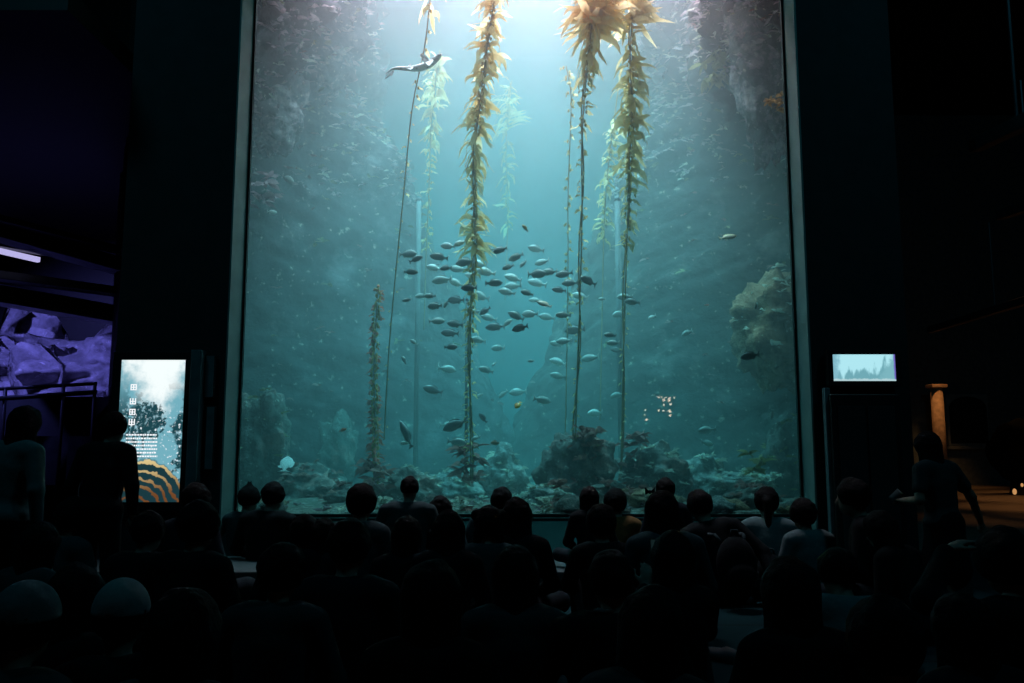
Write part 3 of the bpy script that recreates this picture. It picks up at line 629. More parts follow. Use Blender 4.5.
# portrait light box: an underwater photograph, bright at the top, dark weed, golden kelp at the foot
def pic_tall(H):    # local x -.27 .. .27, z -.6 .. .6
    n1 = H.noise(7, 6); n2 = H.noise(22, 5); n3 = H.noise(5, 4, (1, 1, 1))
    sky = H.mix(H.step(H.m('ADD', H.m('SUBTRACT', H.z, H.m('MULTIPLY', H.m('ABSOLUTE', H.m('SUBTRACT', H.x, .05)), 1.6)), H.m('MULTIPLY', H.m('SUBTRACT', n1, .5), .9)), -.12, .36), (.17, .43, .52), (.92, 1.0, 1.0))
    side = H.step(H.m('ADD', H.m('ABSOLUTE', H.m('SUBTRACT', H.x, .04)), H.m('MULTIPLY', H.m('SUBTRACT', n1, .5), .9)), .17, .24)
    low = H.step(H.z, .52, .06)
    dark = H.m('MULTIPLY', H.m('MULTIPLY', side, low), 1.0)
    blob = H.step(H.m('ADD', H.m('ADD', H.m('POWER', H.m('DIVIDE', H.m('ADD', H.x, .04), .17), 2.0), H.m('POWER', H.m('DIVIDE', H.m('SUBTRACT', H.z, .08), .16), 2.0)), H.m('MULTIPLY', H.m('SUBTRACT', n2, .5), 3.0)), 1.1, .7)
    weed = H.mix(H.step(n2, .52, .66), (.012, .06, .075), (.28, .48, .56))
    weed = H.mix(H.step(n2, .66, .72), weed, (.85, .9, .95))
    c = H.mix(H.m('MAXIMUM', dark, blob), sky, weed)
    fr = H.step(H.m('ADD', H.noise(34, 3), 0.0), .60, .66)
    c = H.mix(H.m('MULTIPLY', fr, H.step(H.z, .3, .0)), c, (.75, .85, .9))
    # golden kelp fronds curving at the foot
    arc = H.m('SQRT', H.m('ADD', H.m('POWER', H.m('ADD', H.x, .12), 2.0), H.m('POWER', H.m('ADD', H.z, .72), 2.0)))
    arc2 = H.m('ADD', arc, H.m('MULTIPLY', H.m('SUBTRACT', n3, .5), .16))
    band = H.m('SINE', H.m('MULTIPLY', arc2, 84.0))
    gold = H.mix(H.step(H.z, -.55, -.22), (.16, .06, .02), (.72, .56, .26))
    foot = H.mix(H.step(band, .25, .75), (.01, .04, .05), gold)
    c = H.mix(H.step(arc2, .50, .47), c, foot)
    return c
def panel_thing(name, px0, px1, py0, py1, Y, screen, rim, depth, label, cat, frame_m=M_black, off=.012):
    a, b2 = at(px0, py1, Y), at(px1, py0, Y); w, h = b2.x - a.x, b2.z - a.z
    e = empty(name, ((a.x + b2.x) / 2, Y, (a.z + b2.z) / 2))
    MB().box(-w / 2 - rim, w / 2 + rim, .004, depth, -h / 2 - rim, h / 2 + rim).build('housing', frame_m, e, bevel=.004)
    f = MB()
    for q in ((-w / 2 - rim, -w / 2, -h / 2 - rim, h / 2 + rim), (w / 2, w / 2 + rim, -h / 2 - rim, h / 2 + rim), (-w / 2, w / 2, h / 2, h / 2 + rim), (-w / 2, w / 2, -h / 2 - rim, -h / 2)):
        f.box(q[0], q[1], -.012, .004, q[2], q[3])
    f.build('bezel', frame_m, e, bevel=.003)
    MB().box(-w / 2, w / 2, -.004, .003, -h / 2, h / 2).build('screen', screen, e)
    return tag(e, label, cat), w, h
lb, lw, lh = panel_thing('light_box', 114, 186, 360, 502, 7.24, screen_mat('kelp_poster', pic_tall), .07, .06, 'glowing portrait screen with an underwater kelp picture on the dark wall', 'screen')
# the title column and text lines printed on it
M_ink = emit('white_print', (.95, .97, 1), 1.0)
g = MB(); r = random.Random(5)
for i, zc in enumerate((.365, .245, .155, .07)):
    z0 = zc; x0 = -.185; q = .052
    for (a0, a1, b0, b1) in ((0, q, q * .82, q), (0, q, .0, q * .16), (0, q * .16, 0, q), (q * .84, q, 0, q), (q * .4, q * .58, 0, q), (0, q, q * .42, q * .56))[(i % 2):]: g.box(x0 + a0, x0 + a1, -.007, -.004, z0 + b0 - q / 2, z0 + b1 - q / 2)
g.build('title_lettering', M_ink, lb)
g = MB()
for i in range(7):
    x = -.20; z = -.045 - i * .030
    while x < .06:
        w = r.uniform(.008, .02); g.box(x, x + w, -.007, -.004, z, z + .013); x += w + .006
g.build('text_lines', M_ink, lb)

def pic_wide(H):    # local x -.26 .. .26, z -.11 .. .11
    n1 = H.noise(9, 4, (1, 1, .35)); n2 = H.noise(26, 4)
    up = H.m('ADD', H.z, H.m('MULTIPLY', H.m('SUBTRACT', n1, .5), -.55))
    c = H.mix(H.step(up, .0, -.075), (.43, .80, .88), (.16, .40, .46))
    sd = H.step(H.m('ADD', H.m('ADD', H.x, H.m('MULTIPLY', H.z, -.6)), H.m('MULTIPLY', H.m('SUBTRACT', n2, .5), .12)), .15, .22)
    c = H.mix(sd, c, (.20, .46, .52))
    c = H.mix(H.step(H.m('SUBTRACT', H.x, H.m('MULTIPLY', n2, .02)), .235, .25), c, (.16, .12, .50))
    sl = H.step(H.m('ADD', H.m('MULTIPLY', H.x, -1.0), H.m('MULTIPLY', n2, .1)), .24, .30)
    c = H.mix(sl, c, (.22, .48, .58))
    c = H.mix(H.step(H.m('ADD', H.z, H.m('MULTIPLY', n2, .03)), -.075, -.088), c, (.46, .66, .70))
    return c
tv, tw, th = panel_thing('monitor', 833.5, 894.5, 354.5, 381, 7.2, screen_mat('reef_video', pic_wide), .045, .07, 'wide lit monitor showing a pale blue reef view on the dark wall', 'monitor')
MB().box(-.12, .12, .07, .10, -.08, .08).build('wall_bracket', M_metal, tv)

# kiosk under the monitor
k0, k1 = at(836, 500, 7.1), at(900, 394, 7.1)
e = empty('kiosk', ((k0.x + k1.x) / 2, 7.17, 0)); w2 = (k1.x - k0.x) / 2
MB().box(-w2, w2, -.06, .12, .08, k1.z).build('cabinet', M_black, e, bevel=.01)
MB().box(-w2 - .02, w2 + .02, -.08, .12, 0, .08).build('plinth', M_dark, e, bevel=.005)
MB().box(-w2 + .05, -.01, -.075, -.06, .25, k1.z - .1).build('door', M_dark, e, bevel=.004)
MB().box(.01, w2 - .05, -.075, -.06, .25, k1.z - .1).build('door', M_dark, e, bevel=.004)
tag(e, 'tall black kiosk cabinet under the lit monitor', 'kiosk')
M_pil = plain('teal_pilaster', (.11, .15, .156), .7)
e = empty('post', (at(832, 400, 7.1).x - .012, 7.2, 0)); MB().box(-.022, .022, -.04, .03, 0, at(834, 386, 6.95).z).build('shaft', M_pil, e, bevel=.004); MB().box(-.04, .04, -.05, .04, 0, .03).build('foot', M_pil, e)
tag(e, 'slim grey upright post beside the black kiosk', 'post')

# pilaster and two notice panels beside the portrait screen
p0 = at(189, 495, 7.2); p1 = at(199, 350, 7.2)
e = empty('pilaster', ((p0.x + p1.x) / 2, 7.215, 0)); MB().box(-.045, .045, -.04, .08, .06, p1.z).build('shaft', M_pil, e, bevel=.006); MB().box(-.065, .065, -.065, .08, 0, .06).build('base', M_pil, e)
tag(e, 'narrow dim grey pilaster beside the portrait screen', 'pilaster')
for y0, y1, lab in ((355, 398, 'upper of two small dim panels between pilaster and tank window'), (406, 470, 'lower of two small dim panels between pilaster and tank window')):
    a, b2 = at(203.5, y1, 7.25), at(215.5, y0, 7.25); e = empty('notice_panel', ((a.x + b2.x) / 2, 7.27, (a.z + b2.z) / 2)); w2, h2 = (b2.x - a.x) / 2, (b2.z - a.z) / 2
    MB().box(-w2, w2, -.02, .03, -h2, h2).build('frame', M_dark, e, bevel=.004); MB().box(-w2 + .008, w2 - .008, -.026, -.02, -h2 + .008, h2 - .008).build('panel', M_pil, e)
    tag(e, lab, 'panel')

# ================================================================== GALLERY ON THE LEFT
RK_V = rock_mat('gallery_rock', (.42, .40, .42), (.20, .19, .2), (.6, .58, .6), 1.3, .52)
c0 = at(50, 365, 12.0); g = MB(); nu, nv = 120, 60
for j in range(nv + 1):
    for i in range(nu + 1):
        x = -12 + 6.6 * i / nu; z = 1.0 + 2.35 * j / nv
        top = 2.78 + .30 * noise.noise(Vector((x * .9, 0, 3))) - max(0, x + 6.6) * .22
        zz = 1.0 + (top - 1.0) * j / nv
        p = Vector((x * .8, 2, zz * 1.0)); vd = noise.voronoi(Vector((x * 1.1 + zz * .5, 4, zz * 1.5 - x * .4)))[0]; d = .35 * fbm(p, 3) + .95 * min(.55, vd[1] - vd[0]) + .25 * abs(fbm(p * 3.1 + Vector((5, 0, 0)), 3)) - .35 * vd[0]
        g.v.append((x, 12.5 - d - .35 * (1 - j / nv) + .5 * (j / nv) ** 2, zz))
for j in range(nv):
    for i in range(nu): k = j * (nu + 1) + i; g.f.append((k, k + 1, k + nu + 2, k + nu + 1))
o = g.build('rockwork', RK_V, None, True); s = o.modifiers.new('t', 'SOLIDIFY'); s.thickness = .6; s.offset = -1
tag(o, 'craggy rockwork washed in violet light beyond the gallery railing', 'rock')
struct('wall_gallery', MB().box(-16, -5.1, 14.2, 14.4, 0, 11.2), M_black, 'dark far wall of the gallery behind the violet rockwork', 'wall')
struct('wall_parapet', MB().box(-12, -3.7, 10.7, 10.9, 0, 1.72), plain('parapet_paint', (.035, .042, .046), .8), 'dark parapet under the gallery railing', 'wall')
e = empty('railing', (-6.5, 10.4, 0))
A0, A1 = at(-20, 390, 10.3), at(97, 383.5, 10.6); off = Vector((-6.5, 10.4, 0))
MB().tube([A0 - off, A1 - off], .022, 8).build('top_rail', M_metal, e, True)
B0, B1 = at(-20, 400, 10.3), at(97, 392, 10.6)
MB().tube([B0 - off, B1 - off], .03, 8).build('lower_rail', M_metal, e, True)
for px in (5, 63, 95):
    t = (px + 20) / 117; p = A0.lerp(A1, t) - off; MB().tube([p + Vector((0, 0, .02)), Vector((p.x, p.y, 0))], .022, 8).build('post', M_metal, e, True)
mg2 = plain('frosted_panel', (.09, .11, .12), .3)
for q0, q1 in ((8, 61), (66, 93)):
    a, b2 = at(q0, 485, 10.55), at(q1, 436, 10.55); MB().box(a.x + 6.5, b2.x + 6.5, .13, .15, max(.05, a.z), b2.z).build('panel', mg2, e)
tag(e, 'dark metal gallery railing in front of the violet rockwork', 'railing')
for (x0, y0, Y0, x1, y1, Y1, w, h, lab) in ((-30, 224, 8.6, 118, 266, 9.6, .30, .16, 'upper dim teal ceiling beam over the gallery'), (-30, 212, 8.3, 118, 250, 9.3, .2, .06, 'thin dark beam above the upper teal gallery beam'),
        (-30, 272, 9.6, 118, 292, 10.6, .25, .10, 'dark gallery beam below the glowing light strip'), (-30, 290, 10.2, 118, 316, 11.0, .4, .22, 'broad bluish gallery beam just over the violet rockwork')):
    e = empty('ceiling_beam', at((x0 + x1) / 2, (y0 + y1) / 2, (Y0 + Y1) / 2)); MB().bar(at(x0, y0, Y0) - e.location, at(x1, y1, Y1) - e.location, w, h).build('beam', M_metal, e, bevel=.01)
    d = (at(x1, y1, Y1) - at(x0, y0, Y0)).normalized()
    for t in (-.8, .8): MB().tube([d * t + Vector((0, 0, h / 2)), d * t + Vector((0, 0, 1.6))], .015, 6).build('hanger', M_metal, e)
    tag(e, lab, 'beam')
e = empty('light_strip', at(20, 255, 9.4)); M_led = emit('violet_white_led', (.60, .56, 1.0), .8)
a, b2 = at(-30, 244, 9.0) - e.location, at(39, 260, 9.6) - e.location
MB().bar(a, b2, .06, .055).build('tube', M_led, e); MB().bar(a + Vector((0, .04, .05)), b2 + Vector((.3, .04, .05)), .12, .05).build('housing', M_metal, e)
tag(e, 'glowing violet-white strip light under the gallery ceiling', 'light')
e = empty('lamp', at(45, 253, 9.5)); MB().bar((-.05, 0, 0), (.06, 0, .0), .03, .02).build('lens', M_led, e); MB().bar((-.06, .0, .0), (-.06, 0, .06), .03, .02).build('bracket', M_metal, e); MB().bar((.065, .0, .0), (.065, 0, .06), .03, .02).build('bracket', M_metal, e)
tag(e, 'small violet-white lamp at the end of the gallery light strip', 'light')
struct('ceiling_gallery', MB().box(-14, -3.6, 6.5, 14.3, 4.6, 4.8), M_black, 'dark low ceiling above the gallery', 'ceiling')

# ================================================================== CORRIDOR ON THE RIGHT
struct('floor_corridor', MB().box(3.5, 15.8, 9.2, 25, .0, .006), plain('corridor_floor', (.16, .14, .12), .6, .2, 2), 'corridor floor with amber pools of light', 'floor')
struct('wall_far', MB().box(3.42, 16, 25, 25.2, 0, 11.2), plain('far_wall_paint', (.13, .17, .18), .9), 'dim far wall of the corridor with an arched picture frame', 'wall')
struct('wall_east', MB().box(15.8, 16, -6, 25, 0, 11.2), M_dark, 'dark end wall of the hall beyond the corridor', 'wall')
struct('wall_west', MB().box(-16, -15.8, -6, 14.3, 0, 11.2), M_dark, 'dark end wall of the hall beyond the gallery', 'wall')
struct('wall_rear', MB().box(-16, 16, -6.2, -6, 0, 11.2), M_dark, 'dark rear wall of the hall behind the crowd', 'wall')
M_col = plain('plaster_column', (.55, .42, .30), .8)
p = at(941.5, 470, 24.0); e = empty('column', (p.x, 24.0, 0)); zt = at(941, 388, 24).z
MB().tube([(0, 0, .1), (0, 0, zt)], [.175, .16], 24).build('shaft', M_col, e, True); MB().box(-.24, .24, -.24, .24, 0, .1).build('base', M_col, e, bevel=.02); MB().box(-.22, .22, -.22, .22, zt, zt + .1).build('capital', M_col, e, bevel=.02)
tag(e, 'round column glowing amber beside the arched frame', 'column')
a, b2 = at(949, 446, 24.9), at(987, 394, 24.9); e = empty('picture_frame', ((a.x + b2.x) / 2, 24.9, (a.z + b2.z) / 2)); w2, h2 = (b2.x - a.x) / 2, (b2.z - a.z) / 2
M_fr = plain('frame_paint', (.22, .27, .28), .7)
arch = [(-w2 + .06, -h2 + .08), (w2 - .06, -h2 + .08), (w2 - .06, h2 * .45)] + [((w2 - .06) * math.cos(R(t)), h2 * .45 + (h2 * .45) * math.sin(R(t))) for t in range(12, 180, 12)] + [(-w2 + .06, h2 * .45)]
n = len(arch); g = MB(); g.add([(x, -.03, z) for x, z in arch] + [(x, -.01, z) for x, z in arch], [tuple(range(n)), tuple(range(n, 2 * n))[::-1]] + [(i, n + i, n + (i + 1) % n, (i + 1) % n) for i in range(n)]); g.build('arched_panel', M_black, e)
MB().box(-w2, w2, -.01, .08, -h2, h2).build('backboard', M_fr, e, bevel=.02); MB().box(-w2 - .06, w2 + .06, -.06, .08, -h2 - .1, -h2).build('ledge', M_fr, e, bevel=.02)
tag(e, 'dim grey frame with a black arched panel on the far wall', 'frame')
# plant cart with small amber lamps
p = at(1012, 480, 20.0); e = empty('display_stand', (p.x + .25, 20.0, 0)); r = random.Random(3)
M_lf = plain('dark_leaves', (.003, .004, .004), 1, spec=.05)
g = MB(); g.ball((0, 0, 1.0), (.75, .5, .72), 22, 14); g.v = [tuple(Vector(v) + (Vector(v) - Vector((0, 0, 1))) * .25 * fbm(Vector(v) * 2.5, 3)) for v in g.v]; g.build('foliage', M_lf, e, True)
MB().tube([(0, 0, 0), (0, 0, .5)], [.3, .22], 14).build('base', M_black, e)
M_amb = emit('amber_lamp', (1, .50, .18), .55)
for x, y, z, rr in ((-.12, -.62, 1.22, .05), (.05, -.6, .95, .035), (-.15, -.6, .85, .03), (.15, -.6, .45, .09), (-.35, -.55, .25, .03), (-.5, -.5, .1, .05), (.2, -.55, 1.3, .05)):
    MB().ball((x, y, z), (rr, .03, rr * 1.4), 8, 6).build('lamp', M_amb, e, True)
tag(e, 'dark rounded planter display with small amber lamps at the far right', 'planter')
for (x0, y0, Y0, x1, y1, Y1, lab) in ((975, 146, 8.0, 1060, 105, 6.0, 'thin dark pipe under the ceiling over the corridor'), (930, 330, 16, 1060, 290, 12, 'dark ceiling beam low over the amber corridor'), (1000, 215, 10, 1060, 195, 9, 'short dark duct above the corridor beam')):
    e = empty('ceiling_beam', at((x0 + x1) / 2, (y0 + y1) / 2, (Y0 + Y1) / 2)); MB().bar(at(x0, y0, Y0) - e.location, at(x1, y1, Y1) - e.location, .12, .12).build('beam', M_metal, e, bevel=.01)
    MB().tube([(0, 0, .05), (0, 0, 1.5)], .015, 6).build('hanger', M_metal, e); tag(e, lab, 'beam')

# lamps hung at the rear of the hall; the glass mirrors them
e = empty('string_lights', at(662, 400, 19) * 1.0); e.location = (at(662, 400, 19).x, 15 - 19, at(662, 400, 19).z)
M_wb = emit('warm_bulb', (1, .72, .5), 9.0)
for px, py, rr in ((659, 397, .035), (662, 397, .035), (666, 397.5, .03), (670, 397.5, .035), (674.5, 397.5, .035), (664, 400, .055), (669.5, 400, .06), (664, 405, .03), (671, 404, .045), (659, 410.5, .035), (664, 410.5, .03), (670, 411, .06), (670.5, 415.5, .045), (646, 410, .04), (647, 419.5, .04), (645, 415, .025)):
    q = at(px, py, 19); rr *= .62; MB().ball(Vector((q.x, -4, q.z)) - e.location, (rr, rr, rr), 8, 6).build('bulb', M_wb, e, True)
g = MB()
for x in (-.35, -.0, .12, .25): g.tube([(x, .06, 1.5), (x, .06, -.4)], .006, 5)
g.build('cable', M_black, e); MB().box(-.5, .4, .03, .1, 1.5, 1.56).build('bar', M_black, e)
tag(e, 'hanging string of small warm bulbs mirrored in the glass at lower right', 'lamp')

# ================================================================== PEOPLE
class Field:
    """a distance field on a grid, blended from tapered limbs and ellipsoids and then skinned"""
    def __init__(s, lo, hi, h):
        s.h = h; s.lo = np.array(lo, float); s.n = np.ceil((np.array(hi) - s.lo) / h).astype(int) + 1
        s.D = np.full(s.n, 1.0, np.float32)
        s.ax = [s.lo[i] + h * np.arange(s.n[i]) for i in range(3)]
    def win(s, lo, hi):
        a = np.clip(np.floor((np.array(lo) - s.lo) / s.h).astype(int), 0, s.n); b = np.clip(np.ceil((np.array(hi) - s.lo) / s.h).astype(int) + 1, 0, s.n)
        return tuple(slice(a[i], max(a[i], b[i])) for i in range(3))
    def xyz(s, w): return s.ax[0][w[0]][:, None, None], s.ax[1][w[1]][None, :, None], s.ax[2][w[2]][None, None, :]
    def blend(s, w, d, k, sub=False):
        D = s.D[w]
        if sub:
            h = np.clip(.5 - .5 * (D + d) / k, 0, 1); s.D[w] = D * (1 - h) - d * h + k * h * (1 - h)
        else:
            h = np.clip(.5 + .5 * (d - D) / k, 0, 1); s.D[w] = d * (1 - h) + D * h - k * h * (1 - h)
    def cap(s, a, b, ra, rb, k=.03, sub=False):
        a = np.array(a, float); b = np.array(b, float); m = max(ra, rb) + k + 3 * s.h
        w = s.win(np.minimum(a, b) - m, np.maximum(a, b) + m); X, Y, Z = s.xyz(w)
        if min(x.size for x in (X, Y, Z)) == 0: return
        ab = b - a; q = float(ab @ ab) + 1e-9
        t = np.clip(((X - a[0]) * ab[0] + (Y - a[1]) * ab[1] + (Z - a[2]) * ab[2]) / q, 0, 1)
        d = np.sqrt((X - a[0] - t * ab[0]) ** 2 + (Y - a[1] - t * ab[1]) ** 2 + (Z - a[2] - t * ab[2]) ** 2) - (ra + (rb - ra) * t)
        s.blend(w, d.astype(np.float32), k, sub)
    def ell(s, c, r, M=None, k=.03, sub=False):
        c = np.array(c, float); r = np.array(r, float); m = r.max() + k + 3 * s.h
        w = s.win(c - m, c + m); X, Y, Z = s.xyz(w)
        if min(x.size for x in (X, Y, Z)) == 0: return
        X = X - c[0]; Y = Y - c[1]; Z = Z - c[2]
        if M is not None:
            M = np.array(M); X, Y, Z = M[0, 0] * X + M[1, 0] * Y + M[2, 0] * Z, M[0, 1] * X + M[1, 1] * Y + M[2, 1] * Z, M[0, 2] * X + M[1, 2] * Y + M[2, 2] * Z
        k0 = np.sqrt((X / r[0]) ** 2 + (Y / r[1]) ** 2 + (Z / r[2]) ** 2); k1 = np.sqrt((X / r[0] ** 2) ** 2 + (Y / r[1] ** 2) ** 2 + (Z / r[2] ** 2) ** 2) + 1e-9
        s.blend(w, (k0 * (k0 - 1) / k1).astype(np.float32), k, sub)
    def above(s, p, nrm):
        """keep what lies on the side of the plane that NRM points to"""
        X, Y, Z = s.xyz(tuple(slice(0, q) for q in s.n)); p = np.array(p, float); nrm = np.array(nrm, float)
        s.D = np.maximum(s.D, -((X - p[0]) * nrm[0] + (Y - p[1]) * nrm[1] + (Z - p[2]) * nrm[2])).astype(np.float32)
    def mesh(s, name, m, scale=1.0, smooth=1):
        D = s.D; D[0] = D[-1] = 1; D[:, 0] = D[:, -1] = 1; D[:, :, 0] = D[:, :, -1] = 1
        I = D < 0; n = s.n
        cs = [(i, j, k) for i in (0, 1) for j in (0, 1) for k in (0, 1)]
        cnt = sum(I[i:n[0] - 1 + i, j:n[1] - 1 + j, k:n[2] - 1 + k].astype(np.int8) for i, j, k in cs)
        act = (cnt > 0) & (cnt < 8); ids = np.argwhere(act)
        idx = np.full(act.shape, -1, np.int32); idx[act] = np.arange(len(ids))
        pos = np.zeros((len(ids), 3)); num = np.zeros(len(ids))
        for a in cs:
            for ax in range(3):
                if a[ax]: continue
                b = list(a); b[ax] = 1
                d0 = D[ids[:, 0] + a[0], ids[:, 1] + a[1], ids[:, 2] + a[2]]; d1 = D[ids[:, 0] + b[0], ids[:, 1] + b[1], ids[:, 2] + b[2]]
                c = (d0 < 0) != (d1 < 0); t = np.where(c, d0 / np.where(c, d0 - d1, 1), 0)
                for q in range(3): pos[:, q] += np.where(c, a[q] + (t if q == ax else 0), 0)
                num += c
        V = s.lo + s.h * (ids + pos / num[:, None]); Q = []
        for ax in range(3):
            b, c = (ax + 1) % 3, (ax + 2) % 3; sl0 = [slice(None)] * 3; sl1 = [slice(None)] * 3
            sl0[ax] = slice(0, n[ax] - 1); sl1[ax] = slice(1, n[ax])
            A, B = I[tuple(sl0)], I[tuple(sl1)]; e = np.argwhere(A != B); e = e[(e[:, b] > 0) & (e[:, c] > 0)]
            fl = A[e[:, 0], e[:, 1], e[:, 2]]
            def cell(db, dc):
                p = e.copy(); p[:, b] -= db; p[:, c] -= dc; return idx[p[:, 0], p[:, 1], p[:, 2]]
            q = np.stack([cell(1, 1), cell(0, 1), cell(0, 0), cell(1, 0)], 1); q[~fl] = q[~fl][:, ::-1]; Q.append(q)
        Q = np.concatenate(Q); nv = len(V)
        for _ in range(smooth):
            acc = np.zeros_like(V); w = np.zeros(nv)
            for i in range(4):
                for o_ in (1, 3): np.add.at(acc, Q[:, i], V[Q[:, (i + o_) % 4]]); np.add.at(w, Q[:, i], 1)
            V = V * .6 + .4 * acc / np.maximum(w, 1)[:, None]
        me = bpy.data.meshes.new(name); me.vertices.add(nv); me.vertices.foreach_set('co', (V * scale).astype(np.float32).ravel())
        me.loops.add(Q.size); me.loops.foreach_set('vertex_index', Q.astype(np.int32).ravel())
        me.polygons.add(len(Q)); me.polygons.foreach_set('loop_start', np.arange(0, Q.size, 4, dtype=np.int32)); me.polygons.foreach_set('loop_total', np.full(len(Q), 4, np.int32))
        me.update(calc_edges=True); me.polygons.foreach_set('use_smooth', [True] * len(Q)); me.materials.append(m)
        o = bpy.data.objects.new(name, me); C.objects.link(o); return o

SKIN = plain('skin', (.22, .14, .10), .6, .06, 20)
HAIR = plain('black_hair', (.006, .005, .005), .8, .4, 60, bump=.3, spec=.08)
HAIRB = plain('brown_hair', (.02, .014, .010), .8, .4, 60, bump=.3, spec=.08)
CL = {k: plain('cloth_' + k, c, .9, .12, 30, bump=.15, spec=.1) for k, c in dict(black=(.005, .008, .009), navy=(.008, .013, .018), grey=(.028, .045, .048), pale=(.10, .145, .15), white=(.24, .26, .26), teal=(.025, .05, .055), brown=(.05, .035, .025), red=(.10, .02, .02), denim=(.010, .017, .021), rust=(.20, .08, .03)).items()}
SHOE = plain('shoe_fabric', (.05, .05, .055), .7)
V3 = lambda *a: np.array(a, float)
def rot(ax, deg): return np.array(Matrix.Rotation(R(deg), 3, ax))

HANDS = {}
def person(px, ytop, wpx, label, pose='lap', hair='short', shirt='black', base=0.0, legs='denim', sleeves='long', lean=(6, 0), head=(0, 0, 0), turn=None, d=None, s=None, broad=1.0, h=.0105, group='people watching the tank', bottoms='trousers', hcol=None, hat=None, band=False):
    stand = pose in ('stand', 'walk')
    H = 1.70 if stand else .872
    k = (ytop - 447) / F
    if d is None: d = (CAM.z - base) / (k + H * wpx / (.178 * F))
    if s is None: s = (CAM.z - k * d - base) / H
    X = at(px, ytop, d).x
    if turn is None: turn = -math.degrees(math.atan2(X, d)) * .0 + math.degrees(math.atan2(X, 9.5 - d + 3)) * .7
    zo = .835 if stand else 0.0
    # --- joints, facing +y
    T = rot('X', -lean[0]) @ rot('Y', lean[1]); piv = V3(0, 0, .12 + zo)
    up = lambda p: piv + T @ (V3(*p) + V3(0, 0, zo) - piv)
    bw = broad
    sh = {q: up((q * .165 * bw, .0, .545)) for q in (-1, 1)}
    neck0, neck1 = up((0, .012, .555)), up((0, .035, .665))
    HR = T @ rot('Z', head[0]) @ rot('X', -head[1]) @ rot('Y', head[2])
    hc = neck1 + HR @ V3(0, .022, .085)
    hp = lambda x, y, z: hc + HR @ V3(x, y, z)
    arms = {}
    A = {'lap': ((.245, .05, .30), (.10, .25, .21), (-.7, .6, -.2)), 'hug': ((.225, .20, .34), (.06, .40, .30), (-.9, .3, 0)), 'prop': ((.27, -.09, .31), (.30, -.20, .06), (.2, -.8, -.3)),
         'phone': ((.22, .20, .40), (.09, .33, .60), (-.2, .3, .9)), 'brow': ((.36, .06, .62), (.20, .13, .80), (-.85, .1, .35)), 'down': ((.235, -.015, .285), (.255, .05, .05), (0, .1, -1)),
         'out': ((.30, -.03, .31), (.43, .00, .10), (.35, .1, -.9)), 'bent': ((.24, -.02, .29), (.17, .24, .30), (-.3, .9, .1)), 'rest': ((.25, .14, .32), (.22, .38, .33), (-.1, .95, -.25))}
    pa = {'lap': ('lap', 'lap'), 'hug': ('hug', 'hug'), 'knees': ('rest', 'rest'), 'prop': ('lap', 'prop'), 'propl': ('prop', 'lap'), 'phone': ('phone', 'phone'), 'brow': ('brow', 'lap'), 'stand': ('down', 'down'), 'walk': ('bent', 'out'), 'point': ('lap', 'phone')}[pose]
    for q, nm in ((-1, pa[0]), (1, pa[1])):
        e_, w_, f_ = A[nm]; m = V3(q, 1, 1)
        arms[q] = (sh[q], up(V3(*e_) * m * V3(bw, 1, 1)), up(V3(*w_) * m), T @ (V3(*f_) * m))
    if stand:
        st = .16 if pose == 'walk' else .02
        lg = {q: (V3(q * .085, 0, .90), V3(q * .095, .02 + q * st * .5, .49), V3(q * .10, -.02 + q * st, .085), V3(0, 1, 0)) for q in (-1, 1)}
    elif pose in ('hug', 'knees', 'phone'):
        lg = {q: (V3(q * .085, .03, .11), V3(q * .14, .36, .40), V3(q * .12, .50, .07), V3(q * .1, 1, 0)) for q in (-1, 1)}
    else:
        lg = {q: (V3(q * .085, .03, .11), V3(q * .31, .32, .13), V3(-q * .06, .30 + .05 * q, .065), V3(-q * .9, .35, 0)) for q in (-1, 1)}
    allp = [hc + V3(.2, .2, .2), hc - V3(.2, .2, .2)] + [p for q in (-1, 1) for p in (*arms[q][:3], *lg[q][:3])]
    lo = np.min(allp, 0) - .24; hi = np.max(allp, 0) + .24; lo[2] = -.03
    nor = lambda v: v / (np.linalg.norm(v) + 1e-9)
    def torso(f, g, k=.05):
        f.ell(up((0, 0, .10)), (.158 * bw + g, .118 + g, .11 + g), T, k); f.ell(up((0, .008, .27)), (.135 * bw + g, .100 + g, .16 + g), T, k)
        f.ell(up((0, .006, .43)), (.155 * bw + g, .105 + g, .155 + g), T, k); f.cap(sh[-1] * .8 + sh[1] * .2, sh[1] * .8 + sh[-1] * .2, .062 + g, .062 + g, k)
        f.cap(neck0 - T @ V3(0, 0, .03), up((-.10 * bw, 0, .56)), .055 + g, .05 + g, k); f.cap(neck0 - T @ V3(0, 0, .03), up((.10 * bw, 0, .56)), .055 + g, .05 + g, k)
    def leg(f, q, g, upto=1.0, k=.04):
        a, b_, c, _ = lg[q]; f.cap(a, b_, .078 + g, .056 + g, k)
        if upto > .5: f.cap(b_, b_ + (c - b_) * min(1, upto), .052 + g, (.034 if g < .005 else .042) + g, k)
    # --- body, one skin
    f = Field(lo, hi, h)
    torso(f, 0)
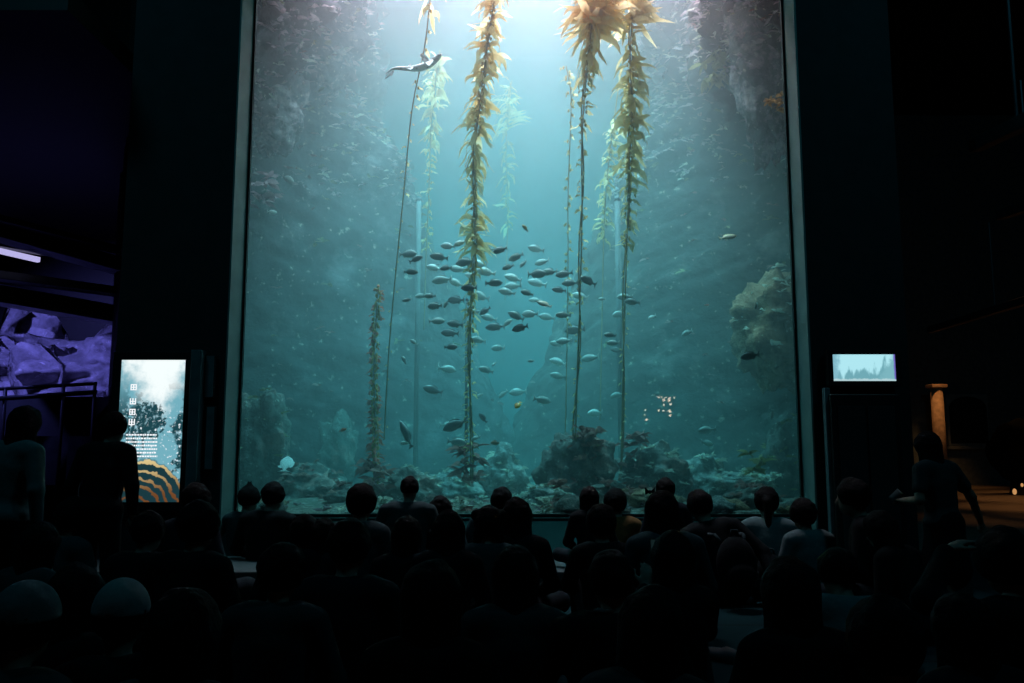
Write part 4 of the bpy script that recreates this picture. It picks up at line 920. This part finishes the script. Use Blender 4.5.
    for q in (-1, 1):
        a, e_, w_, fd = arms[q]
        f.cap(a, e_, .050, .039, .03); f.cap(e_, w_, .040, .027, .02)
        fd = nor(fd); sd = np.cross(fd, V3(0, 0, 1) if abs(fd[2]) < .8 else V3(0, 1, 0)); sd = nor(sd) * (1 if q > 0 else -1); nm = nor(np.cross(sd, fd)); nm *= np.sign(nm[2]) or 1
        pc = w_ + fd * .045; f.ell(pc, (.036, .050, .016), np.stack([sd, fd, nm], 1), .012)
        for i, (o_, L_) in enumerate(((-.027, .062), (-.009, .075), (.009, .070), (.027, .054))):
            b0 = w_ + fd * .082 + sd * o_; b1 = b0 + nor(fd - nm * .35) * L_ * .55; b2 = b1 + nor(fd - nm * (.9 + .1 * i)) * L_ * .5
            f.cap(b0, b1, .0095, .0088, .004); f.cap(b1, b2, .0088, .0075, .004)
        t0 = w_ + fd * .03 - sd * .03; t1 = t0 - sd * .03 + fd * .03 - nm * .01; f.cap(t0, t1, .012, .0105, .006); f.cap(t1, t1 + fd * .03 - nm * .008, .0105, .009, .004)
        leg(f, q, 0); a, b_, c, fo = lg[q]; fo = nor(fo); f.cap(c - fo * .03 - V3(0, 0, .02), c + fo * .14 - V3(0, 0, .035), .036, .026, .02)
    f.cap(neck0, neck1, .050, .046, .03)
    f.ell(hc, (.073, .092, .105), HR, .02); f.ell(hp(0, .028, -.062), (.052, .062, .058), HR, .03)
    f.cap(hp(0, .088, .012), hp(0, .108, -.028), .009, .014, .012)
    for q in (-1, 1):
        f.ell(hp(q * .076, .0, -.008), (.010, .022, .032), HR, .006); f.ell(hp(q * .032, .093, .012), (.015, .010, .009), HR, .006, True); f.ell(hp(q * .032, .082, .012), (.012, .010, .010), HR, .003)
        f.cap(hp(q * .018, .090, .030), hp(q * .048, .078, .030), .007, .006, .008)
    f.cap(hp(-.018, .090, -.062), hp(.018, .090, -.062), .008, .008, .005); f.cap(hp(-.014, .098, -.056), hp(.014, .098, -.056), .002, .002, .003, True)
    body = f.mesh('person', SKIN, s)
    # --- shirt
    kids = []
    f = Field(lo, hi, h); torso(f, .015)
    for q in (-1, 1):
        a, e_, w_, _ = arms[q]
        if sleeves == 'long': f.cap(a, e_, .066, .053, .035); f.cap(e_, e_ + (w_ - e_) * .93, .053, .040, .02)
        else: f.cap(a, a + (e_ - a) * .62, .068, .062, .035)
    f.above(up((0, 0, .06)), T @ V3(0, 0, 1))
    f.ell(hp(0, .0, -.11), (.062, .066, .07), HR, .01, True)
    kids.append(f.mesh('shirt', CL[shirt], s))
    # --- trousers or shorts or skirt
    f = Field(lo, hi, h); f.ell(up((0, 0, .09)), (.166 * bw, .128, .115), T, .04); f.above(up((0, 0, .15)), T @ V3(0, 0, -1))
    for q in (-1, 1): leg(f, q, .013, {'trousers': .92, 'shorts': .3, 'skirt': .2}[bottoms])
    if bottoms == 'skirt' and stand: f.cap(V3(0, 0, .92), V3(0, 0, .56), .15, .20, .05)
    f.above(V3(0, 0, .012), V3(0, 0, 1))
    kids.append(f.mesh('trousers' if bottoms == 'trousers' else bottoms, CL[legs], s))
    # --- shoes
    for q in (-1, 1):
        c, fo = lg[q][2], nor(lg[q][3]); a, b2 = c - fo * .04 - V3(0, 0, .03), c + fo * .15 - V3(0, 0, .042)
        f = Field(np.minimum(a, b2) - .1, np.maximum(a, b2) + .1, h); f.cap(a, b2, .046, .036, .02); f.cap(a, c, .046, .043, .02); f.above((0, 0, .002), (0, 0, 1)); f.above(c + V3(0, 0, .02), (0, 0, -1)); kids.append(f.mesh('shoe', SHOE, s))
    # --- hair
    hl = hc - V3(.28, .28, .75); hh = hc + V3(.28, .28, .28)
    f = Field(hl, hh, h); big = {'short': .012, 'crop': .006, 'round': .022}.get(hair, .017)
    f.ell(hp(0, -.004, .012), (.074 + big, .092 + big, .100 + big), HR, .02); f.ell(hp(0, -.012, .022), (.080 + big, .096 + big, .083 + big), HR, .03)
    rr = random.Random(px * 31 + ytop)
    for _ in range(26):
        a_, b_ = rr.uniform(0, 6.28), rr.uniform(-.1, 1.5); u_ = V3(math.cos(a_) * math.cos(b_), math.sin(a_) * math.cos(b_), math.sin(b_)); p_ = hp(*(u_ * V3(.068 + big, .084 + big, .086 + big) + V3(0, -.01, .018)))
        f.ell(p_, (.022, .022, .016), HR, .018)
    f.ell(hp(0, .135, -.055), (.085, .085, .125), HR, .012, True)      # face left free
    cut = {'short': -.055, 'crop': -.03, 'round': -.065, 'topknot': -.05, 'bun': -.05, 'ears': -.06, 'pony': -.06}.get(hair, -.09)
    if hair in ('long', 'bob', 'wavy', 'hood'):
        dn = {'long': .40, 'bob': .19, 'wavy': .34, 'hood': .2}[hair]
        bk = hp(0, -.055, 0); end = hp(0, -.085, -dn) if True else bk
        for q in (-1, 0, 1): f.cap(bk + HR @ V3(q * .035, .02 * abs(q), 0), end + HR @ V3(q * .055, .035 * abs(q), .02 * abs(q)), .062, .048 if hair != 'wavy' else .06, .03)
        for q in (-1, 1): f.cap(hp(q * .062, .0, .02), hp(q * .085, .005, -min(dn, .21)), .035, .026, .03)
    else: f.above(hp(0, -.02, cut), HR @ V3(0, -.25, 1))
    if hair == 'topknot': f.ell(hp(0, -.02, .135), (.028, .028, .03), HR, .015); f.cap(hp(0, -.02, .15), hp(-.025, -.02, .185), .010, .006, .006); f.cap(hp(0, -.02, .15), hp(.028, -.02, .18), .010, .006, .006)
    if hair == 'bun': f.ell(hp(0, -.115, .06), (.045, .04, .045), HR, .012)
    if hair == 'pony': f.ell(hp(0, -.11, .02), (.03, .03, .03), HR, .02); f.cap(hp(0, -.125, .0), hp(0, -.13, -.26), .036, .022, .02)
    if hair == 'ears':
        for q in (-1, 1): f.ell(hp(q * .088, -.02, .07), (.04, .035, .042), HR, .012); f.cap(hp(q * .07, -.06, -.05), hp(q * .10, -.05, -.22), .035, .022, .02)
    kids.append(f.mesh('hair', hcol or HAIR, s))
    if band: 
        f = Field(hc - .2, hc + .2, h); f.ell(hp(0, 0, .02), (.096, .113, .118), HR, .01); f.above(hp(0, 0, .012), HR @ V3(0, .15, 1)); f.above(hp(0, 0, .045), HR @ V3(0, -.15, -1)); kids.append(f.mesh('head_band', CL['white'], s))
    if hat:
        f = Field(hc - .3, hc + .3, h); f.ell(hp(0, -.004, .025), (.104, .124, .126), HR, .01); f.above(hp(0, 0, .02), HR @ V3(0, -.1, 1))
        if hat[0] == 'cap': f.ell(hp(0, .13, .03), (.075, .075, .012), HR, .02)
        if hat[0] == 'sunhat': f.ell(hp(0, 0, .025), (.165, .18, .014), HR, .02)
        kids.append(f.mesh(hat[0].replace('sunhat', 'sun_hat'), CL[hat[1]], s))
    Yc = d - hc[1] * s
    body.location = (X - (math.cos(R(turn)) * hc[0] - math.sin(R(turn)) * hc[1]) * s, Yc, base); body.rotation_euler = (0, 0, R(turn))
    for c in kids: c.parent = body
    tag(body, label, 'person', group); HANDS[body.name] = [np.array(body.location) + np.array(Matrix.Rotation(R(turn), 3, 'Z')) @ ((arms[q][2] + nor(arms[q][3]) * .11) * s) for q in (-1, 1)]
    return body
def crowd(px, ytop, wpx, label, **k):
    if 'base' not in k and 'd' not in k and k.get('pose') not in ('stand', 'walk'):
        d = (CAM.z - .2) / ((ytop - 447) / F + .872 * wpx / (.178 * F))
        if d > 6.2: k['base'] = .2; k['d'] = min(d, 6.62)
    return person(px, ytop, wpx, label, **k)
# the row at the glass, from the portrait screen towards the monitor
crowd(250, 484, 18, 'child with a small topknot in the front row beside the window edge', hair='topknot', shirt='grey', pose='hug')
crowd(274, 480, 20, 'person in a dark top with a pale hair band, next to the topknot child', hair='short', shirt='black', broad=1.25, band=True)
crowd(306, 505, 24, 'hunched person in black whose rounded back shows beside the one with the hair band', hair='round', shirt='black', lean=(24, 4), head=(0, -18, 0))
crowd(325, 516, 22, 'dark-haired child low in front of the sill, behind the child with round hair', hair='bob', shirt='navy')
crowd(362, 483, 25, 'child with thick round black hair and a pale shirt in the front row', hair='round', shirt='grey', pose='lap')
crowd(410, 474, 17, 'person with cropped hair and a broad pale-shouldered shirt in the front row', hair='crop', shirt='grey', broad=1.3, d=6.45, base=.2)
crowd(407, 514, 25, 'long-haired person in black directly before the crop-haired person', hair='long', shirt='black')
crowd(441, 494, 19, 'long-haired child at the sill, right of the crop-haired person', hair='long', shirt='teal')
crowd(449, 508, 27, 'long-haired person in black directly behind the child at the sill', hair='wavy', shirt='black')
crowd(501, 484, 20, 'dark-haired person with a patterned shirt leaning over in the front row centre', hair='short', shirt='teal', lean=(8, 8), broad=1.1)
crowd(489, 504, 25, 'child with two side hair puffs seated behind the leaning front-row person', hair='ears', shirt='grey')
crowd(517, 496, 25, 'bob-haired child pressed close beside the one with hair puffs', hair='bob', shirt='black')
crowd(589, 485, 20, 'long straight-haired person in black at the sill right of centre', hair='long', shirt='black', d=6.4, base=.2)
crowd(601, 503, 25, 'round-headed child in black just behind the long straight-haired person', hair='round', shirt='black', pose='hug')
crowd(615, 487, 19, 'child in a shirt with rust-coloured shoulders in the front row', hair='round', shirt='rust', pose='hug')
crowd(665, 476, 18, 'short-haired person half hidden behind the child with the hair bow', hair='short', shirt='navy', d=6.55, base=.2)
qbow = crowd(661, 489, 28, 'bob-haired child with a pointed hair bow seated before the glass', hair='bob', shirt='teal', broad=1.1)
rlean = crowd(699, 477, 19, 'short-haired person leaning sideways with a backpack in the front row', hair='short', shirt='black', lean=(14, -10), pose='prop', d=6.3, base=.0, s=.93, broad=1.2)
sgirl = crowd(766, 485, 21, 'child with long hair and a pale top sitting at the sill near the monitor', hair='pony', shirt='pale', legs='grey', pose='hug', turn=-14)
crowd(802, 497, 21, 'short-haired child in a pale top, last in the row toward the monitor', hair='round', shirt='pale')
# second and third rows
crowd(350, 516, 38, 'broad-shouldered person with short hair in a dark collared shirt, second row left of centre', hair='short', shirt='navy', broad=1.15)
crowd(432, 556, 50, 'long-haired person in black nearest the camera left of centre', hair='long', shirt='black')
crowd(515, 543, 38, 'bob-haired person with sloping pale-edged shoulders, nearest the camera at the centre', hair='bob', shirt='grey', pose='prop', broad=1.1)
zman = crowd(610, 546, 40, 'person in a black shirt with a small emblem on the back, right of centre', hair='short', shirt='black', broad=1.3)
vman = crowd(672, 529, 35, 'tall dark-haired person in black holding up a phone, right of centre', hair='bob', shirt='black', pose='phone', broad=.85)
crowd(650, 578, 54, 'bob-haired person in front of the one with the phone, close to the camera', hair='wavy', shirt='grey', lean=(10, 6))
crowd(788, 553, 46, 'long-haired person in black close to the camera beneath the lit monitor', hair='long', shirt='black', pose='prop')
crowd(836, 534, 34, 'person in a plain pale shirt with rounded back behind the person beneath the monitor', hair='short', shirt='pale', lean=(20, 4), broad=1.25)
crowd(882, 592, 58, 'dark-haired person in black nearest the camera at lower right', hair='round', shirt='black')
crowd(959, 588, 46, 'child in dark clothes sitting near the lower right corner of the crowd', hair='bob', shirt='navy')
crowd(1002, 526, 44, 'person with one hand raised to the brow at the right edge of the picture', hair='round', shirt='black', pose='brow', head=(0, 0, -6))
# along the wall under the monitor
crowd(848, 476, 21, 'dark-clothed person sitting against the wall under the lit monitor', hair='short', shirt='black', turn=60, d=5.9)
paperp = crowd(876, 503, 25, 'person in black bending over a pale paper at the foot of the kiosk', hair='bob', shirt='black', turn=35, lean=(18, 0))
walkg = person(926, 432, 20, 'child with long loose hair walking past the kiosk with one arm out', pose='walk', hair='wavy', shirt='grey', legs='black', bottoms='skirt', sleeves='short', d=5.2, turn=22, broad=1.1)
# the screen side
crowd(197, 481, 20, 'person with short hair under the dim pilaster beside the portrait screen', hair='short', shirt='navy', d=5.9)
crowd(200, 500, 33, 'round-headed person in black in front of the pilaster, left part of the crowd', hair='round', shirt='black')
person(115, 412, 21, 'person in black standing in front of the portrait screen', pose='stand', hair='short', shirt='black', legs='black', d=5.3, turn=-8, broad=1.1)
person(27, 407, 22, 'person in a pale long-sleeved shirt standing before the gallery railing', pose='stand', hair='bob', shirt='pale', legs='denim', d=4.7, turn=-18, broad=1.15)
crowd(76, 496, 26, 'dark-haired child sitting behind the person in the pale shirt at left', hair='round', shirt='teal', turn=-20)
crowd(42, 520, 30, 'person in a grey top sitting low at the left edge of the crowd', hair='bob', shirt='grey', turn=-15)
crowd(150, 508, 28, 'dark-haired person in black seated below the portrait screen', hair='short', shirt='black', pose='hug')
crowd(283, 540, 38, 'grey-shouldered person with round hair, second row at left', hair='round', shirt='grey', broad=1.1)
crowd(28, 580, 52, 'person in a pale knitted hat close to the camera at lower left', hair='short', shirt='grey', hat=('hat', 'pale'))
crowd(124, 577, 46, 'person in a pale cap seated close to the camera at lower left', hair='short', shirt='black', hat=('cap', 'white'), turn=20)
crowd(78, 560, 44, 'dark-haired person between the pale hat and the pale cap at lower left', hair='bob', shirt='black')
crowd(186, 584, 58, 'long-haired person in grey nearest the camera at lower left of centre', hair='long', shirt='grey', broad=1.1)

# things people carry
def on(o, p): return o.matrix_world @ Vector(p)
bpy.context.view_layer.update()
def backpack(o, col, label, s=1.0, up_=.30):
    e = empty('backpack', on(o, (0, -.20 * s, up_ * s)), o.rotation_euler.z); e.rotation_euler = (R(-8), 0, o.rotation_euler.z)
    MB().ball((0, 0, 0), (.15 * s, .10 * s, .21 * s), 18, 12).build('bag', CL[col], e, True); MB().ball((0, -.07 * s, -.07 * s), (.11 * s, .06 * s, .10 * s), 14, 10).build('pocket', CL[col], e, True)
    MB().tube([(-.03, 0, .20 * s), (-.02, -.01, .25 * s), (.02, -.01, .25 * s), (.03, 0, .20 * s)], .008, 6).build('handle', CL['grey'], e, True)
    for q in (-1, 1): MB().tube([(q * .09 * s, .04, .17 * s), (q * .11 * s, .09, .22 * s), (q * .125 * s, .17, .23 * s)], .014, 6).build('strap', CL['grey'], e, True)
    return tag(e, label, 'backpack')
backpack(rlean, 'black', 'dark backpack with grey straps on the leaning front-row person', .95)
backpack(sgirl, 'black', 'small black backpack on the child in the pale top at the sill', .7, .26)
# hair bow
e = empty('hair_bow', at(650, 492, 5.16)); sB = .03
for q in (-1, 1): MB().add([(0, -.006, 0), (q * sB, -.006, .028), (q * sB * .9, -.006, -.016), (0, .006, 0), (q * sB, .006, .028), (q * sB * .9, .006, -.016)], [(0, 1, 2), (5, 4, 3), (0, 3, 4, 1), (1, 4, 5, 2), (2, 5, 3, 0)]).build('loop', CL['black'], e)
MB().ball((0, 0, 0), .012, 8, 6).build('knot', CL['black'], e, True); tag(e, 'pointed black bow in the hair of the bob-haired child', 'bow')
# phone held up
hh = HANDS[vman.name]; e = empty('phone', Vector((hh[0] + hh[1]) / 2) + Vector((0, .02, .05))); e.rotation_euler = (R(-12), 0, vman.rotation_euler.z)
MB().box(-.036, .036, -.004, .004, -.075, .075).build('case', M_black, e, bevel=.003); MB().box(-.032, .032, -.0055, -.004, -.068, .068).build('screen', emit('phone_glow', (.25, .6, .65), .02), e); MB().box(.008, .028, .004, .006, .04, .065).build('camera_bump', M_metal, e)
tag(e, 'phone held up by the tall person right of centre', 'phone')
def sheet(name, w, h, loc, rt, m, label):
    g = MB(); n = 6
    for i in range(n + 1):
        for y in (-h / 2, h / 2): g.v.append((w * (i / n - .5), y, .012 * math.sin(i / n * 3.1)))
    g.f = [(2 * i, 2 * i + 2, 2 * i + 3, 2 * i + 1) for i in range(n)]
    o = g.build(name, m, None, True); o.location = loc; o.rotation_euler = [R(a) for a in rt]; q = o.modifiers.new('t', 'SOLIDIFY'); q.thickness = .0015; return tag(o, label, 'paper')
hh = HANDS[paperp.name]; sheet('paper', .15, .11, Vector((hh[0] + hh[1]) / 2) + Vector((0, 0, .02)), (35, 15, 30), CL['grey'], 'sheet of paper in the hands of the person at the kiosk foot')
hh = HANDS[walkg.name]; sheet('leaflet', .09, .06, Vector(hh[0]) + Vector((0, 0, .02)), (60, -35, 20), CL['pale'], 'small leaflet in the hand of the walking child')
# emblem on the shirt back
shb = [c for c in zman.children if c.name.startswith('shirt')][0]
inv = shb.matrix_world.inverted(); tgt = at(604, 612, 3.0)
ok, hit, nrm, _i = shb.ray_cast(inv @ CAM, (inv.to_3x3() @ (tgt - CAM)).normalized())
if ok:
    g = MB(); n_ = nrm.normalized(); ux = Vector((1, 0, 0)) - n_ * n_.x; ux.normalize(); uz = n_.cross(ux) * -1; uz = uz if uz.z > 0 else -uz; c_ = hit + n_ * .006
    for q in ((-1, 0, 0, .6), (0, .6, 1, 0), (1, 0, 0, -.6), (0, -.6, -1, 0), (-.45, 0, 0, .25), (0, .25, .45, 0), (-.6, -.75, .6, -.75)): g.bar(c_ + ux * q[0] * .035 + uz * q[1] * .035, c_ + ux * q[2] * .035 + uz * q[3] * .035, .006, .006)
    o = g.build('emblem', CL['white'], shb)

# shoes left on the floor
def slipper(px, py, rz, label):
    Y = CAM.z * F / (py - 447); p = at(px, py, Y); o = empty('shoe', (p.x, p.y, 0), R(rz))
    g = MB().ball((0, 0, 0), 1, 16, 10); g.v = [(v[0] * .048 * (1.15 if v[1] > 0 else .9), v[1] * .135, max(.0, .03 + v[2] * (.045 if v[1] < 0 else .03))) for v in g.v]; g.build('upper', SHOE, o, True)
    MB().tube([(0, -.12, .012), (0, -.02, .012), (0, .13, .012)], [.036, .04, .035], 10).build('sole', M_black, o, True); return tag(o, label, 'shoe', 'shoes on the floor')
slipper(742, 587, 62, 'dark shoe lying on the bare floor patch left of the person beneath the monitor')
slipper(738, 597, 80, 'second dark shoe just below the first on the bare floor patch')
slipper(742, 568, 70, 'pale shoe nearest the sill on the bare floor patch')
slipper(722, 650, 40, 'shoe lying lowest on the bare floor patch')

# ================================================================== LIGHTS
def area(name, loc, size, energy, col, rot=(0, 0, 0), spread=180, sy=None):
    l = bpy.data.lights.new(name, 'AREA'); l.shape = 'RECTANGLE'; l.size = size; l.size_y = sy or size; l.energy = energy; l.color = col; l.spread = R(spread)
    o = bpy.data.objects.new(name, l); o.location = loc; o.rotation_euler = [R(a) for a in rot]; C.objects.link(o); return o
def spot(name, loc, target, energy, col, size, blend=.6, rad=.1):
    l = bpy.data.lights.new(name, 'SPOT'); l.energy = energy; l.color = col; l.spot_size = R(size); l.spot_blend = blend; l.shadow_soft_size = rad
    o = bpy.data.objects.new(name, l); o.location = loc; d = Vector(target) - Vector(loc); o.rotation_euler = d.to_track_quat('-Z', 'Y').to_euler(); C.objects.link(o); return o
area('tank_lamp', (.15, 10.3, 10.4), 2.8, 1800, (1, .225, .26), spread=74)
area('tank_front_fill', (.1, 9.0, 8.9), 2.6, 560, (1, .26, .33), rot=(13, 0, 0), spread=78, sy=.6)  # added fill, brightens the kelp nearest the glass
for sg in (-1, 1): area('reef_corner_fill', (sg * 2.45, 9.3, 8.9), 1.7, 900, (1, .27, .34), rot=(12, sg * -6, 0), spread=84, sy=.8)  # added corner fills that lift the upper reef on both sides
for sg in (-1, 1): area('hall_fill', (sg * 5.2, 3.0, 9.0), 1.0, 34, (.10, .72, 1.0), rot=(38, 0, 0))  # unseen teal fill, added so walls and panels are not pure black
spot('gallery_lamp', (-7.4, 9.6, 4.3), (-6.8, 12.2, 2.3), 680, (.20, .20, 1.0), 85, .7, .06)
for x, y, tx, ty, en in ((11.5, 22.3, 11.9, 24.1, 230), (9.5, 15.0, 9.6, 15.6, 360), (10.8, 17.5, 10.9, 18.2, 420), (8.0, 12.5, 7.8, 13.0, 90), (9.2, 20.0, 9.5, 21, 220), (12.4, 20, 12.5, 20.6, 280)):
    spot('corridor_lamp', (x, y, 5.2), (tx, ty, 0 if en != 130 else 1.2), en, (1, .42, .13), 42, .9, .15)

w = bpy.data.worlds.new('world'); sc.world = w; w.use_nodes = True
w.node_tree.nodes['Background'].inputs[0].default_value = (0, .45, .55, 1); w.node_tree.nodes['Background'].inputs[1].default_value = .0
sc.view_settings.view_transform = 'Standard'; sc.view_settings.look = 'None'; sc.view_settings.exposure = 0; sc.view_settings.gamma = 1
sc.view_settings.use_curve_mapping = False
sc.cycles.use_denoising = True; sc.cycles.volume_bounces = 1; sc.cycles.max_bounces = 10; sc.cycles.transparent_max_bounces = 16
sc.cycles.caustics_reflective = False; sc.cycles.caustics_refractive = False
